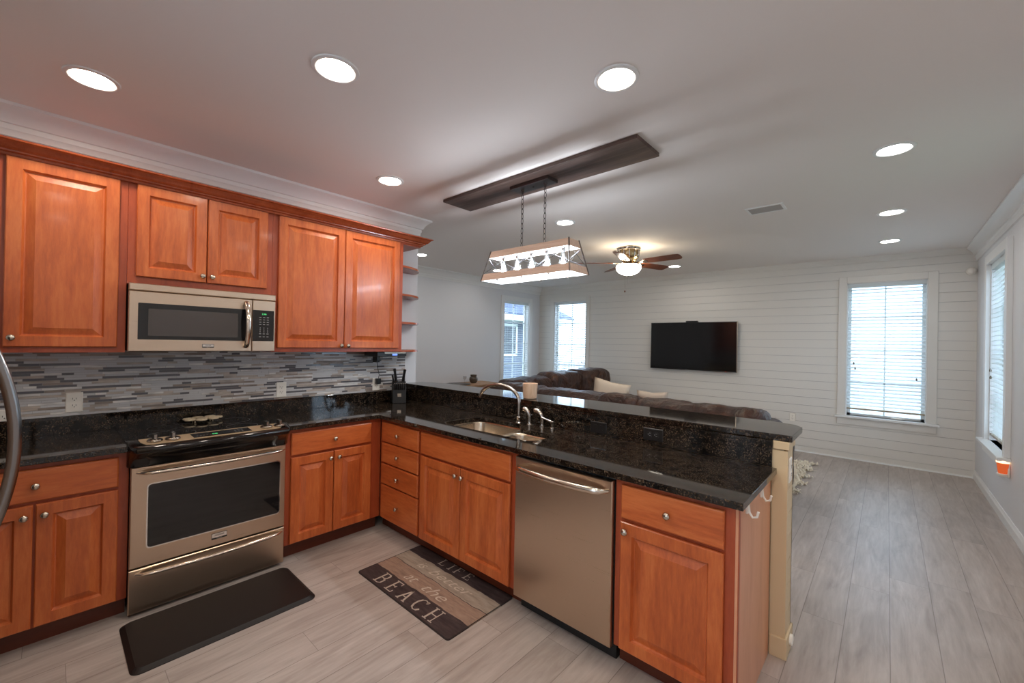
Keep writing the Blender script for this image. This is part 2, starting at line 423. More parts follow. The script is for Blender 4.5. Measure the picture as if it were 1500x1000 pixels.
wall_holes('wall_far', 'y', YT+.012, WT, XL-WT, XR+WT, [W1, W2w], paint)
RW = (5.55, 6.48, .60, 2.40); RW2 = (3.3, 4.1, .95, 2.35)
wall_holes('wall_right', 'x', XR, WT, YR2, YT+.012, [RW, RW2], paint)
wall_holes('wall_rear', 'y', YR-WT, WT, -.14, XP, [], paint)
BW = (2.45, 3.95, .80, 2.3)
wall_holes('wall_partition', 'x', XP-WT, WT, YR2, YR-WT, [], paint)
wall_holes('wall_back', 'y', YR2-WT, WT, XP-WT, XR+WT, [BW], paint)
# shiplap boards on the far wall: one mesh of boards with 4 mm grooves
m = M(); z = -.035; C_ = .09
SP = .1185; bounds = [0.001]+[.086+SP*i for i in range(23) if .086+SP*i < H]+[H]
def board(z0, z1):
    z0 += .0017; z1 -= .0017
    cuts = sorted({z0, z1, *[z for z in (W1[2], W1[3]) if z0 < z < z1]})
    for za, zb in zip(cuts[:-1], cuts[1:]):
        xs = [(XL, XR)]
        if W1[2] < (za+zb)/2 < W1[3]: xs = [(XL, W2w[0]), (W2w[1], W1[0]), (W1[1], XR)]
        for p, q in xs: m.box(p, q, YT, YT+.012, za, zb)
for a, b in zip(bounds[:-1], bounds[1:]): board(a, b)
m.build('trim_1', ship_m, kind='structure')
M().box(XL, W2w[0]-.004, YT+.0105, YT+.0125, 0, H).box(W2w[1]+.004, W1[0]-.004, YT+.0105, YT+.0125, 0, H).box(W1[1]+.004, XR, YT+.0105, YT+.0125, 0, H).build('trim_2', groove_m, kind='structure')

# crown mouldings (white)
crown = [(0, H), (.10, H), (.10, H-.018), (.088, H-.026), (.072, H-.036), (.052, H-.058), (.038, H-.085), (.034, H-.094), (.024, H-.098), (.024, H-.125), (.018, H-.132), (.014, H-.16), (0, H-.162)]
m = M(); sweep_profile(m, [(-d, z) for d, z in crown], [(0, YR), (0, YE), (-.6, YE)]); m.build('trim_3', white_trim, kind='structure', smooth=40)
m = M(); sweep_profile(m, [(-d, z) for d, z in crown], [(XL, YE), (XL, YT)]); m.build('trim_4', white_trim, kind='structure', smooth=40)
small = [(0, H), (.065, H), (.06, H-.012), (.035, H-.03), (.015, H-.055), (.012, H-.07), (0, H-.072)]
m = M(); sweep_profile(m, [(-d, z) for d, z in small], [(XL, YT), (XR, YT)]); m.build('trim_5', ship_m, kind='structure', smooth=40)
m = M(); sweep_profile(m, [(-d, z) for d, z in crown], [(XR, YT), (XR, YR2)]); m.build('trim_6', white_trim, kind='structure', smooth=40)
# baseboards
m = M(); m.prism([(XR, 0), (XR-.016, 0), (XR-.016, .07), (XR-.010, .082), (XR-.006, .10), (XR, .10)], YR2, YT, 'y'); m.build('baseboard_right', white_trim, kind='structure')
M().prism([(XL, 0), (XL+.016, 0), (XL+.016, .09), (XL, .11)], YE, YT, 'y').build('baseboard_left', white_trim, kind='structure')
m = M(); m.prism([(YT, 0), (YT-.014, 0), (YT-.013, .010), (YT-.008, .016), (YT, .018)], XL+.016, XR-.016, 'x'); m.build('baseboard_far', white_trim, kind='structure')

# ---- windows
def window(name, wall, a, b, zb, zt, t0, cas_m, cols=2, rows=4, sill_d=.06, cas=.09, depth=.02):
    """wall: 'far' (+y side), 'left' (-x side) , 'right' (+x side). local frame: x along wall, y outward from the room (0 = wall face)"""
    r = struct(name)
    if wall == 'far': T = Matrix.Translation((0, t0, 0))
    elif wall == 'back': T = Matrix.Translation((0, t0, 0)) @ Matrix.Rotation(PI, 4, 'Z'); a, b = -b, -a
    elif wall == 'left': T = Matrix.Translation((t0, 0, 0)) @ Matrix.Rotation(PI/2, 4, 'Z')   # local x->+Y, local y->-X
    else: T = Matrix.Translation((t0, 0, 0)) @ Matrix.Rotation(-PI/2, 4, 'Z'); a, b = -b, -a     # local x->-Y, y->+X
    def mm(): q = M(); q.T = T; return q
    c = mm(); c.box(a-cas, a, -depth, 0, zb, zt+cas).box(b, b+cas, -depth, 0, zb, zt+cas).box(a, b, -depth, 0, zt, zt+cas)
    c.box(a-cas, b+cas, -depth, 0, zb-.12, zb-.03)
    c.build('casing', cas_m, r, bevel=.003)
    s = mm(); s.box(a-cas-.025, b+cas+.025, -sill_d, 0, zb-.03, zb); s.box(a, b, 0, .10, zb-.03, zb); s.build('window_sill', white_trim, r, bevel=.004)
    j = mm(); j.box(a-.001, a+.012, 0, .15, zb, zt).box(b-.012, b+.001, 0, .15, zb, zt).box(a, b, 0, .15, zt-.012, zt); j.build('jamb', white_trim, r)
    f = mm(); y0, y1 = .085, .12; fw = .035
    a2, b2, z2, t2 = a+.012, b-.012, zb, zt-.012
    f.box(a2, a2+fw, y0, y1, z2, t2).box(b2-fw, b2, y0, y1, z2, t2).box(a2, b2, y0, y1, t2-fw, t2).box(a2, b2, y0, y1, z2, z2+.03)
    zm = (z2+t2)/2
    fr = f.build('sash_frame', white_trim, r)
    q = mm()
    for i in range(1, cols): x = a2+(b2-a2)*i/cols; q.box(x-.007, x+.007, .095, .11, z2+.03, t2-.03)
    for i in range(1, rows): zz = z2+(t2-z2)*i/rows; q.box(a2+.03, b2-.03, .095, .11, zz-.009, zz+.009)
    if cols > 1: q.build('muntin', white_trim, r)
    g = mm(); g.box(a2+.03, b2-.03, .101, .104, z2+.03, t2-.03); g.build('glass', glass_m, r)
    return T, a, b
def blind(name, label, win, zb, zt, tilt, gap=.012, pitch=.046, drop=.05, y=.04, cords=True):
    T, a, b = win
    r = thing(name, label, 'blind', T @ Vector(((a+b)/2, y, zt)), group='white slatted window blinds')
    T2 = Matrix.Translation(-(T @ Vector(((a+b)/2, y, zt)))) @ T
    def mm(): q = M(); q.T = T2; return q
    a += gap; b -= gap
    h = mm(); h.box(a, b, y-.03, y+.025, zt-.06, zt-.012); h.build('headrail', blind_m, r, bevel=.003)
    s = mm(); z = zt-.09; ct, st = math.cos(tilt), math.sin(tilt)
    while z > zb+drop+.03:
        w_ = .025; t = .0017
        vs = []
        for x in (a, b):
            for (u, v) in ((-w_, -t), (w_, -t), (w_, t), (-w_, t)):
                vs.append((x, y+u*ct-v*st, z+u*st+v*ct))
        s.add(vs, [(0, 1, 2, 3), (4, 7, 6, 5), (0, 4, 5, 1), (1, 5, 6, 2), (2, 6, 7, 3), (3, 7, 4, 0)]); z -= pitch
    s.build('slat', blind_m, r)['kind'] = 'stuff'
    k = mm(); k.box(a, b, y-.024, y+.024, zb+drop-.010, zb+drop+.012); k.build('bottom_rail', mat_rail, r, bevel=.003)
    l = mm()
    for fx in (.16, .5, .84):
        x = a+(b-a)*fx
        for yy in (y-.0265, y+.0265): l.box(x-.0008, x+.0008, yy-.0008, yy+.0008, zb+drop, zt-.03)
    l.build('ladder_cord', blind_m, r)
    if cords:
        xa = a+.07; xb = b-.08
        for x, fz in ((xa, .40), (xa+.015, .36), (xb, .30)):
            zc = zb+(zt-zb)*fz; c = mm()
            c.cyl((x, y-.034, zc), (x, y-.034, zt-.05), .0012, n=6); co = c.build('pull_cord', blind_m, r)
            c = mm(); c.lathe([(.004, zc+.012), (.009, zc-.004), (.009, zc-.018), (.004, zc-.022)], (x, y-.034, 0), 10)
            c.build('cord_tassel', tassel_m, co)
    return r
mat_rail = mat('blind_bottom_rail', lin((170, 158, 138)), .5)
tassel_m = mat('cord_tassel', lin((120, 110, 96)), .5)
w1 = window('window_1', 'far', *W1, YT, ship_m)
w2 = window('window_2', 'far', *W2w, YT, ship_m)
w3 = window('window_3', 'left', *LW, XL, white_trim, depth=.022)
w4 = window('window_4', 'right', *RW, XR, white_trim, sill_d=.08, depth=.036)
w5 = window('window_5', 'right', *RW2, XR, white_trim, cols=2, rows=1)
w6 = window('added_window_6', 'back', *BW, YR2, white_trim, cols=2, rows=2)  # unseen rear window, added to bring daylight onto the cabinet fronts
blind('window_blind', 'white slatted blind over the tall far-wall window right of the television', w1, .596, 2.40, math.radians(18), drop=.095)
blind('window_blind', 'white slatted blind in the narrow-looking far-wall window left of the television, above the sofa', w2, .596, 2.40, math.radians(18))
blind('window_blind', 'open white slatted blind on the side wall by the sofa corner, house seen through it', w3, .63, 2.375, math.radians(4), cords=False)
blind('window_blind', 'white slatted blind seen edge-on at the right edge of the photo', w4, .60, 2.40, math.radians(20), drop=.06, y=.028)
for nm, T, x, y_, z_, lb in (('window_crank', None, 3.70, YT+.03, .605, 'small white crank handle on the sill of the window right of the television'), ('window_crank', None, XR+.07, 6.0, .605, 'small white crank handle on the sill of the right-hand window')):
    m = M(); m.box(-.05, .05, -.015, .015, 0, .014); m.tube([(0, 0, .012), (.03, -.01, .025), (.07, -.015, .022)], .005, 8); m.lathe([(.006, .012), (.009, .02), (.006, .028)], (.075, -.015, 0), 10)
    o = m.build(nm, plate_w, smooth=40); o.location = (x, y_, z_-.004)
    if x > 4.3: o.rotation_euler = (0, 0, -PI/2)
    tag(o, lb, 'crank')

# ---- half wall between kitchen and living room
m = M(); m.box(0, 3.235, YP+.0, 2.535, 0, 1.044); m.build('wall_half', cream_m, kind='structure')
m = M()
bz = [0.10]+[.10+.1185*i for i in range(1, 8)]+[1.0]
for a, b in zip(bz[:-1], bz[1:]):
    m.box(3.235, 3.253, YP-.004, 2.545, a+.002, b-.002)      # shiplap ends cap
    m.box(0, 3.253, 2.535, 2.547, a+.002, b-.002)
m.box(3.189, 3.2538, YP-.010, YP-.0042, .10, 1.0)
m.build('trim_7', cream_m, kind='structure')
m = M(); m.box(3.189, 3.262, YP-.018, YP+.16, 0, .10).box(0, 3.262, 2.547, 2.56, 0, .1); m.build('baseboard_half', cream_m, kind='structure', bevel=.003)
m = M(); m.box(3.192, 3.260, YP-.014, 2.56, 1.005, 1.044); m.build('trim_8', cream_m, kind='structure', bevel=.003)

# ================================================================ OUTSIDE
grass = mat('lawn', lin((120, 136, 110)), .9); path_m = mat('porch_boards', lin((190, 190, 188)), .7)
M().box(-16, 16, 8.2, 24, -.6, -.5).box(-18, -2.6, -4, 8.2, -.6, -.5).box(4.8, 18, -4, 8.2, -.6, -.5).build('ground', grass, kind='structure')
def siding(name, label, x0, x1, y0, y1, zt, face, c):
    r = thing(name, label, 'house', (x0, y0, -.5))
    m = M(); m.box(0, x1-x0, 0, y1-y0, 0, zt+.5)
    m.build('wall', mat(name+'_paint', lin(c), .8), r)
    s = M()
    for i in range(int((zt+.5)/.16)):
        zz = i*.16
        if face == '+x': s.prism([(x1-x0, zz), (x1-x0+.02, zz), (x1-x0+.002, zz+.16), (x1-x0, zz+.16)], 0, y1-y0, 'y')
        else: s.prism([(0, zz), (-.02, zz), (-.002, zz+.16), (0, zz+.16)], 0, x1-x0, 'x')
    s.build('siding', mat(name+'_siding', lin(c), .7), r)
    return r
h1 = siding('neighbour_house', 'blue-grey sided house seen through the side-wall window beside the sofa', -12, -8.2, 4, 16, 2.55, '+x', (96, 104, 124))
m = M(); m.prism([(-.5, 3.05), (4.6, 3.05), (4.6, 3.2), (2.0, 4.4), (-.5, 4.4)], -.4, 12.6, 'y'); m.build('roof', mat('roof_shingle', lin((78, 88, 112)), .8), h1)
M().box(3.8, 4.65, -.4, 12.6, 2.9, 3.12).build('eave', white_trim, h1)
for yy in (4.9, 8.2):
    f = M().box(3.8, 3.86, yy, yy+.1, 1.5, 2.75).box(3.8, 3.86, yy+1.1, yy+1.2, 1.5, 2.75).box(3.8, 3.86, yy, yy+1.2, 1.45, 1.55).box(3.8, 3.86, yy, yy+1.2, 2.7, 2.8).build('window', white_trim, h1)
    M().box(3.79, 3.83, yy+.1, yy+1.1, 1.55, 2.7).build('pane', mat('dark_pane', lin((40, 46, 58)), .1), f)
pr_ = thing('porch_railing', 'white balustered porch railing seen through the window behind the sofa', 'railing', (-3.2, 9.2, 0))
M().box(0, 5.4, -.03, .03, 1.0, 1.06).box(0, 5.4, -.02, .02, .1, .16).build('handrail', white_trim, pr_)
bm_ = M()
for i in range(34): bm_.box(.05+i*.16, .09+i*.16, -.02, .02, .16, 1.0)
bm_.build('baluster', white_trim, pr_)['kind'] = 'stuff'
for x in (0, 5.3): M().box(x, x+.1, -.05, .05, -.1, 1.15).build('post', white_trim, pr_)
M().box(-3.4, 2.6, 7.6, 9.4, -.2, -.1).build('floor_porch', path_m, kind='structure')
h2 = siding('neighbour_house', 'white sided house across the yard behind the far windows', -2, 9, 16, 20, 4.6, '-y', (226, 232, 238))
M().box(2.5, 3.7, -.05, 0, 1.6, 3.2).build('window', mat('pale_pane', lin((190, 200, 212)), .2), h2)

# ================================================================ CABINETS
def door_prof(w_, h_):
    rail = .062
    return [(.005, 0), (.005, .006), (0, .0062), (0, .017), (.004, .021), (rail-.007, .021), (rail-.003, .013), (rail+.001, .0065), (rail+.006, .0065), (rail+.036, .0185), (rail+.038, .0195)]
def add_knob(parent, x, y, z):
    m = M(); m.lathe([(.0055, 0), (.0045, -.008), (.006, -.014), (.013, -.018), (.016, -.023), (.0145, -.029), (.008, -.033), (.001, -.034)], (x, y, z), 20, axis='y')
    return m.build('knob', knob_m, parent, smooth=50)
def door(parent, x0, x1, z0, z1, yf, knob=None):
    m = M(); m.rings(x0, x1, z0, z1, yf, door_prof(x1-x0, z1-z0))
    o = m.build('door', wood_v, parent)
    if knob: add_knob(o, knob[0], yf-.020, knob[1])
    return o
def drawer(parent, x0, x1, z0, z1, yf, knob=True, name='drawer'):
    m = M(); m.rings(x0, x1, z0, z1, yf, [(.005, 0), (.005, .006), (0, .0062), (0, .015), (.003, .0185), (.007, .021), (.012, .021)])
    o = m.build(name, wood_h, parent)
    if knob: add_knob(o, (x0+x1)/2, yf-.020, (z0+z1)/2)
    return o
def carcass(parent, x0, x1, z0, z1, d, m_=None, name='carcass', b=.002, y1=0):
    return M().box(x0, x1, -d, y1, z0, z1).build(name, m_ or wood_d, parent, bevel=b)
G = 'cherry wood base cabinets'
Q = PI/2
# stove wall run: local x -> +Y, front at local y = -depth
FD = .604   # face frame depth; doors add 21 mm
ca = thing('base_cabinet', 'cherry wood base cabinet left of the stainless range, one drawer over two doors', 'cabinet', (0, -.38, 0), Q, G)
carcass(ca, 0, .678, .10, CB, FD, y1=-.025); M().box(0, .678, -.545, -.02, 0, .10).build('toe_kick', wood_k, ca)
drawer(ca, .062, .6365, .7056, .8577, -FD)
door(ca, .062, .343, .1087, .690, -FD, (.343-.028, .640)); door(ca, .352, .6365, .1087, .690, -FD, (.352+.028, .640))
cb = thing('base_cabinet', 'cherry wood base cabinet between range and corner, one drawer over two doors', 'cabinet', (0, 1.066, 0), Q, G)
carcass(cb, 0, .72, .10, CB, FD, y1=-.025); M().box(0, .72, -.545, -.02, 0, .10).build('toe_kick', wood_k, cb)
drawer(cb, .0414, .6305, .7056, .8577, -FD)
door(cb, .0414, .3325, .1087, .690, -FD, (.3325-.028, .644)); door(cb, .3395, .6305, .1087, .690, -FD, (.3395+.028, .644))
# peninsula run: origin at y=YP-.02, front local y
PY = 2.38; PF = PY-1.789
cs = thing('base_cabinet', 'cherry wood stack of four drawers in the inside corner of the peninsula', 'cabinet', (0, PY, 0), 0, G)
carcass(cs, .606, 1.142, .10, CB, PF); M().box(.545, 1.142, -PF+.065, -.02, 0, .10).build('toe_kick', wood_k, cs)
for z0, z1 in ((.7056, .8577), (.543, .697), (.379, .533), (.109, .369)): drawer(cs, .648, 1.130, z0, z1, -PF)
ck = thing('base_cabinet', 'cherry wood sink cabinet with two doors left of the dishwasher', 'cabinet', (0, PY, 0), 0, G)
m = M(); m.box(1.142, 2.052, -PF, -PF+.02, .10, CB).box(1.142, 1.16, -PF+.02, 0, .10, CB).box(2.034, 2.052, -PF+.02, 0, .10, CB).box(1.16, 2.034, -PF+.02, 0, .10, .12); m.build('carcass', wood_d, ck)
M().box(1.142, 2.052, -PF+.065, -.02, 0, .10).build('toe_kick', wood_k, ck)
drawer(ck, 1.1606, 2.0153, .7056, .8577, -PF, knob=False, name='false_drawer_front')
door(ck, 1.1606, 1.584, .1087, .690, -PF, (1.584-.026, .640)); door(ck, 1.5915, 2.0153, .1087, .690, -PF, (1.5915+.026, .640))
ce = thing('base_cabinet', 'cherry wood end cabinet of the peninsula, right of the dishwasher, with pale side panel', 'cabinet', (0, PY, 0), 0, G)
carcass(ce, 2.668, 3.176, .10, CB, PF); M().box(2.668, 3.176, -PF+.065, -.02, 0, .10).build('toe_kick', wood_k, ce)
drawer(ce, 2.7022, 3.1396, .7056, .8577, -PF)
door(ce, 2.7022, 3.1396, .1087, .690, -PF, (2.7022+.030, .655))
sp_ = M().box(3.176, 3.186, -PF, 0, 0, CB).build('side_panel', wood_lit, ce); sp_['label'] = 'side panel coloured paler where light falls on it'  # paler wood colour paints in the light on this panel
M().box(3.186, 3.189, -PF, -PF+.02, 0, CB).build('edge_strip', wood_d, ce)

# ---- uppers
GU = 'cherry wood wall cabinets'
UD = .324; UB, UT = 1.400, 2.40
ua = thing('wall_cabinet', 'cherry wood wall cabinet left of the microwave with one large door', 'cabinet', (0, -.20, UB), Q, GU)
carcass(ua, 0, .497, 0, UT-UB, UD); door(ua, .045, .4606, 1.4307-UB, 2.3852-UB, -UD, (.073, 1.477-UB))
ub = thing('wall_cabinet', 'short cherry wood wall cabinet with two doors above the microwave', 'cabinet', (0, .2975, 1.80), Q, GU)
carcass(ub, 0, .7645, 0, UT-1.80, UD); door(ub, .0361, .3745, 1.8464-1.80, 2.3852-1.80, -UD, (.3745-.022, .085)); door(ub, .3800, .7279, 1.8464-1.80, 2.3852-1.80, -UD, (.3800+.024, .085))
uc = thing('wall_cabinet', 'cherry wood wall cabinet right of the microwave with two tall doors and open corner shelf', 'cabinet', (0, 1.0625, UB), Q, GU)
carcass(uc, 0, 1.0815, 0, UT-UB, UD)
door(uc, .0374, .5295, 1.4307-UB, 2.3852-UB, -UD, (.5295-.026, .050)); door(uc, .5345, 1.0383, 1.4307-UB, 2.3852-UB, -UD, (.5345+.026, .050))
def qshelf(z):
    P = [(1.0815, 0)]
    for i in range(13):
        a = PI/2*i/12; P.append((1.0815+.345*math.cos(a) if i < 12 else 1.0815, -.30*math.sin(a)))
    m = M(); m.prism(P, z, z+.019); return m.build('corner_shelf', wood_c, uc, bevel=.002)
for z in (1.395, 1.655, 1.912, 2.172): qshelf(z-UB)
M().box(1.0815, 1.27, -UD, 0, 2.375-UB, UT-UB).build('top_board', wood_d, uc)
cw = [(0, 2.385), (.004, 2.385), (.008, 2.396), (.022, 2.400), (.024, 2.407), (.034, 2.411), (.044, 2.420), (.056, 2.438), (.062, 2.441), (.072, 2.444), (.075, 2.452), (0, 2.452)]
m = M(); sweep_profile(m, [(-d, z) for d, z in cw], [(.3455, -.40), (.3455, 2.335), (.0, 2.335)])
m.build('cabinet_crown', wood_c, smooth=35)
tag(bpy.data.objects['cabinet_crown'], 'cherry wood crown moulding running along the tops of the wall cabinets', 'moulding')

# ---- countertops
m = M(); m.box(.002, .648, -.38, .298, CB, CT); tag(m.build('countertop', gran, bevel=.004, seg=3), 'black granite countertop piece left of the range', 'countertop')
# right L with sink cut-outs, one prism with holes built by grid
bigb = (1.215, 1.690, 1.905, 2.285); smb = (1.722, 2.045, 1.925, 2.175)
def counter_L():
    me = bpy.data.meshes.new('countertop'); bm = bmesh.new()
    outer = [(.002, 1.063), (.648, 1.063), (.648, 1.7434), (3.2112, 1.7434), (3.2112, 2.3785), (.002, 2.3785)]
    # union outline of the two bowls
    hole = rrect(bigb[0], smb[1], 0, 1, .0)
    L_ = []
    for cx, cy_, r, a0 in ((bigb[0], bigb[2], .07, 180), (smb[1], smb[2], .07, 270), (smb[1], smb[3], .07, 0)):
        sx = 1 if cx == bigb[0] else -1; sy = 1 if cy_ in (bigb[2], smb[2]) else -1
        for i in range(7):
            a = math.radians(a0+15*i); L_.append((cx+sx*r+r*math.cos(a), cy_+sy*r+r*math.sin(a)))
    L_ += [(1.80, smb[3])]
    for i in range(5):
        a = math.radians(270-18*i); L_.append((1.76+.05*math.cos(a)-.0, smb[3]+.05+.05*math.sin(a)))
    for (cx, cy_, r, a0) in ((1.70, bigb[3], .07, 0), (bigb[0], bigb[3], .09, 90)):
        sx = 1 if cx == bigb[0] else -1
        for i in range(7):
            a = math.radians(a0+15*i); L_.append((cx+sx*r+r*math.cos(a), cy_-r+r*math.sin(a)))
    def loop(P, z): 
        vs = [bm.verts.new((x, y, z)) for x, y in P]; return vs, [bm.edges.new((vs[i], vs[(i+1) % len(vs)])) for i in range(len(vs))]
    allv = []
    for z in (CT, CB):
        o, eo = loop(outer, z); h, eh = loop(L_, z)
        bmesh.ops.triangle_fill(bm, use_beauty=True, edges=eo+eh); allv.append((o, h))
    for k in (0, 1):
        a, b = allv[0][k], allv[1][k]
        for i in range(len(a)): bm.faces.new((a[i], a[(i+1) % len(a)], b[(i+1) % len(a)], b[i]))
    bmesh.ops.recalc_face_normals(bm, faces=bm.faces); bm.to_mesh(me); bm.free()
    me.materials.append(gran); o = bpy.data.objects.new('countertop', me); COL.objects.link(o)
    b = o.modifiers.new('bevel', 'BEVEL'); b.width = .004; b.segments = 3; b.limit_method = 'ANGLE'; b.angle_limit = math.radians(50)
    return o
tag(counter_L(), 'L-shaped black granite countertop with the sink cut into it', 'countertop')
m = M(); m.box(.002, .022, -.38, .30, CT, CT+.102).box(.002, .022, .30, 1.062, CT, CT+.102).box(.002, .022, 1.062, 2.378, CT, CT+.102)
tag(m.build('granite_backsplash', gran, bevel=.002), 'low black granite strip between counter and mosaic tile', 'backsplash')
m = M(); m.box(.022, 3.19, 2.379, YP-.0005, CT, 1.044)
tag(m.build('granite_backsplash', gran, bevel=.001), 'tall black granite slab behind the sink, under the raised bar', 'backsplash')
bar = [(.003, 2.385), (3.2709, 2.390), (3.2709, 2.705), (3.235, 2.765), (3.12, 2.803), (.30, 2.70), (.12, 2.66), (.003, 2.60)]
m = M(); m.prism(bar, 1.045, 1.0763); tag(m.build('bar_top', gran, bevel=.004, seg=3), 'raised black granite bar top with clipped end over the half wall', 'countertop')
# ---- mosaic tile
cols = [((208, 206, 206), .36), ((190, 176, 164), .2), ((150, 136, 126), .12), ((226, 222, 218), .14), ((104, 102, 106), .18)]
tmats = [mat('tile_%s' % n, lin(c), r_, spec=.5) for n, (c, _), r_ in zip(('pale', 'taupe', 'marble_brown', 'white', 'charcoal'), cols, (.25, .4, .4, .25, .12))]
tmats.insert(0, mat('tile_grout', lin((176, 170, 166)), .8))
def marbl(m_):
    k = NT(m_); v = coords(k, (30, 12, 60), False); n = k.n('ShaderNodeTexNoise', i_Scale=1.0, i_Detail=5.0); k.l(v, n.inputs['Vector'])
    base = tuple(m_.node_tree.nodes['Principled BSDF'].inputs['Base Color'].default_value)
    c = k.ramp(n.outputs[0], [(.3, tuple(x*.7 for x in base[:3])+(1,)), (.5, base), (.7, tuple(min(1, x*1.25) for x in base[:3])+(1,))]); k.l(c, k.b.inputs['Base Color'])
for i in (2, 3, 4): marbl(tmats[i])
m = M(); y0, y1, z0, z1 = -.40, 2.398, CT+.1025, UB-.001
m.box(.0005, .004, y0, y1, z0, z1, 0)
nrow = 27; rh = (z1-z0)/nrow; last = None
for r_ in range(nrow):
    y = y0-random.random()*.1
    while y < y1:
        L = random.choice((.05, .08, .12, .16, .22)); c = random.choices(range(5), [q[1] for q in cols])[0]
        a, b = max(y, y0), min(y+L, y1)
        if b-a > .005: m.box(.004, .0075 if c != 4 else .0070, a+.0007, b-.0007, z0+r_*rh+.0007, z0+(r_+1)*rh-.0007, c+1)
        y += L
tag(m.build('tile_backsplash', tmats), 'grey and taupe linear mosaic tile wall behind the range', 'backsplash')

# ================================================================ OUTLETS
def outlet(label, loc, rz, horiz=False, m_=None, ms=None, w_=.072, h_=.117, gang=1):
    """local: plate faces -y"""
    m_ = m_ or plate_w; ms = ms or slot_m
    r = thing('wall_outlet', label, 'outlet', loc, rz)
    m = M(); m.rings(-w_/2*gang, w_/2*gang, -h_/2, h_/2, 0, [(0, 0), (0, .003), (.004, .0055)]);
    if horiz: m.v = [(z, y, x) for x, y, z in m.v]
    m.build('cover_plate', m_, r)
    for s_ in (-1, 1):
        k = M(); c = s_*.0195
        P = rrect(-.0165, .0165, c-.014, c+.014, .009)
        k.prism([(p[0], p[1]) for p in P], -.0078, -.004, 'y')
        if horiz: k.v = [(z, y, x) for x, y, z in k.v]
        k.build('socket', m_, r)
        q = M()
        q.box(-.0085, -.006, -.0084, -.0076, c-.002, c+.0075).box(.006, .0085, -.0084, -.0076, c-.002, c+.0065); q.cyl((0, -.0084, c-.0075), (0, -.0076, c-.0075), .0027, n=10)
        if horiz: q.v = [(z, y, x) for x, y, z in q.v]
        q.build('slot', ms, r)
    return r
outlet('white double outlet on the tile left of the range', (.008, .108, 1.095), Q)
outlet('white double outlet on the tile just right of the range', (.008, 1.250, 1.091), Q)
outlet('white outlet near the knife block with a black plug in it', (.008, 2.080, 1.085), Q)
outlet('white outlet at the far left edge of the tile', (.008, -.155, 1.02), Q)
outlet('black horizontal outlet in the tall granite slab right of the sink', (2.590, 2.379, .977), 0, True, black_pl, grey_mark)
outlet('blank black outlet in the granite slab just right of the faucet', (2.228, 2.379, .965), 0, True, black_pl, black_mt)
outlet('white outlet on the shiplap wall right of the sofa end', (2.578, YT, .488), 0)
outlet('white outlet high on the end of the half wall', (3.2535, 2.45, .90), Q, w_=.06)
# charger plugged in the third outlet + little radio
r = thing('power_adapter', 'black plug adapter with cord, in the outlet beside the knife block', 'plug', (.012, 2.085, 1.115), Q)
M().box(-.022, .022, -.045, -.004, -.028, .026).build('body', black_pl, r, bevel=.007, seg=3)
m = M(); m.tube([(0, -.03, .025), (.004, -.035, .06), (-.004, -.03, .10), (-.035, -.06, .17), (-.05, -.10, .225), (-.05, -.13, .27)], .0028, 8); m.build('cord', black_pl, r, smooth=60)
r = thing('under_cabinet_radio', 'slim dark radio with a blue display mounted under the right wall cabinet', 'radio', (0, 1.93, UB), Q)
M().box(0, .30, -.28, -.05, -.045, -.001).build('body', black_pl, r, bevel=.006)
M().box(.07, .29, -.284, -.28, -.018, -.006).build('silver_strip', knob_m, r)
M().box(.15, .20, -.2835, -.28, -.036, -.020).build('display', blue_led, r)
m = M(); m.box(.045, .075, -.20, -.12, -.085, -.045).box(.04, .08, -.19, -.13, -.10, -.085); m.build('bracket', black_pl, r, bevel=.003)

# ================================================================ RANGE
rg = thing('range', 'stainless slide-in electric range with black glass top set in the counter', 'stove', (0, .300, 0), Q)
W_ = .762
m = M(); m.box(.006, W_-.006, -.625, -.03, .03, .905); m.box(.001, W_-.001, -.652, -.60, .800, .905); m.box(.03, W_-.03, -.60, -.05, 0, .03); m.build('body', dark_gap, rg)
m = M(); m.prism(rrect(-.012, W_+.012, -.615, -.026, .01, 3), .9145, .9215); m.build('cooktop', black_gl, rg, bevel=.002)
q = M()
for cx, cy_, r_ in ((.2, -.22, .085), (.56, -.22, .105), (.2, -.46, .11), (.56, -.46, .085)):
    q.lathe([(r_, .9216), (r_+.003, .9216), (r_+.003, .9219), (r_, .9219)], (cx, cy_, 0), 40, capb=False, capt=False)
q.build('burner_ring', mat('burner_print', lin((60, 60, 62)), .3), rg)
# front console: black bull-nose, swept section in y,z
sec = [(-.595, .9225), (-.60, .934), (-.625, .937), (-.70, .925), (-.728, .917), (-.742, .905), (-.742, .893), (-.728, .880), (-.700, .860), (-.672, .825), (-.664, .802), (-.60, .802)]
m = M(); nseg = 2; vs = []
xs = [-.014, .0, .02, W_-.02, W_, W_+.014]
for i, x in enumerate(xs):
    t = {0: .50, 1: .85, 2: 1, 3: 1, 4: .85, 5: .50}[i]
    for (yy, zz) in sec:
        y2 = yy if yy > -.61 else -.61+(yy+.61)*t
        z2 = zz if zz > .9 else zz+(.9-zz)*(0 if 1 < i < 4 else .0)
        vs.append((x, y2, z2))
k = len(sec); fs = []
for i in range(len(xs)-1):
    for j in range(k): fs.append((i*k+j, i*k+(j+1) % k, (i+1)*k+(j+1) % k, (i+1)*k+j))
fs += [tuple(range(k)), tuple(range((len(xs)-1)*k, len(xs)*k))]
m.add(vs, fs); m.build('console_shell', mat('black_enamel', (.008, .007, .007, 1), .1), rg, smooth=50)
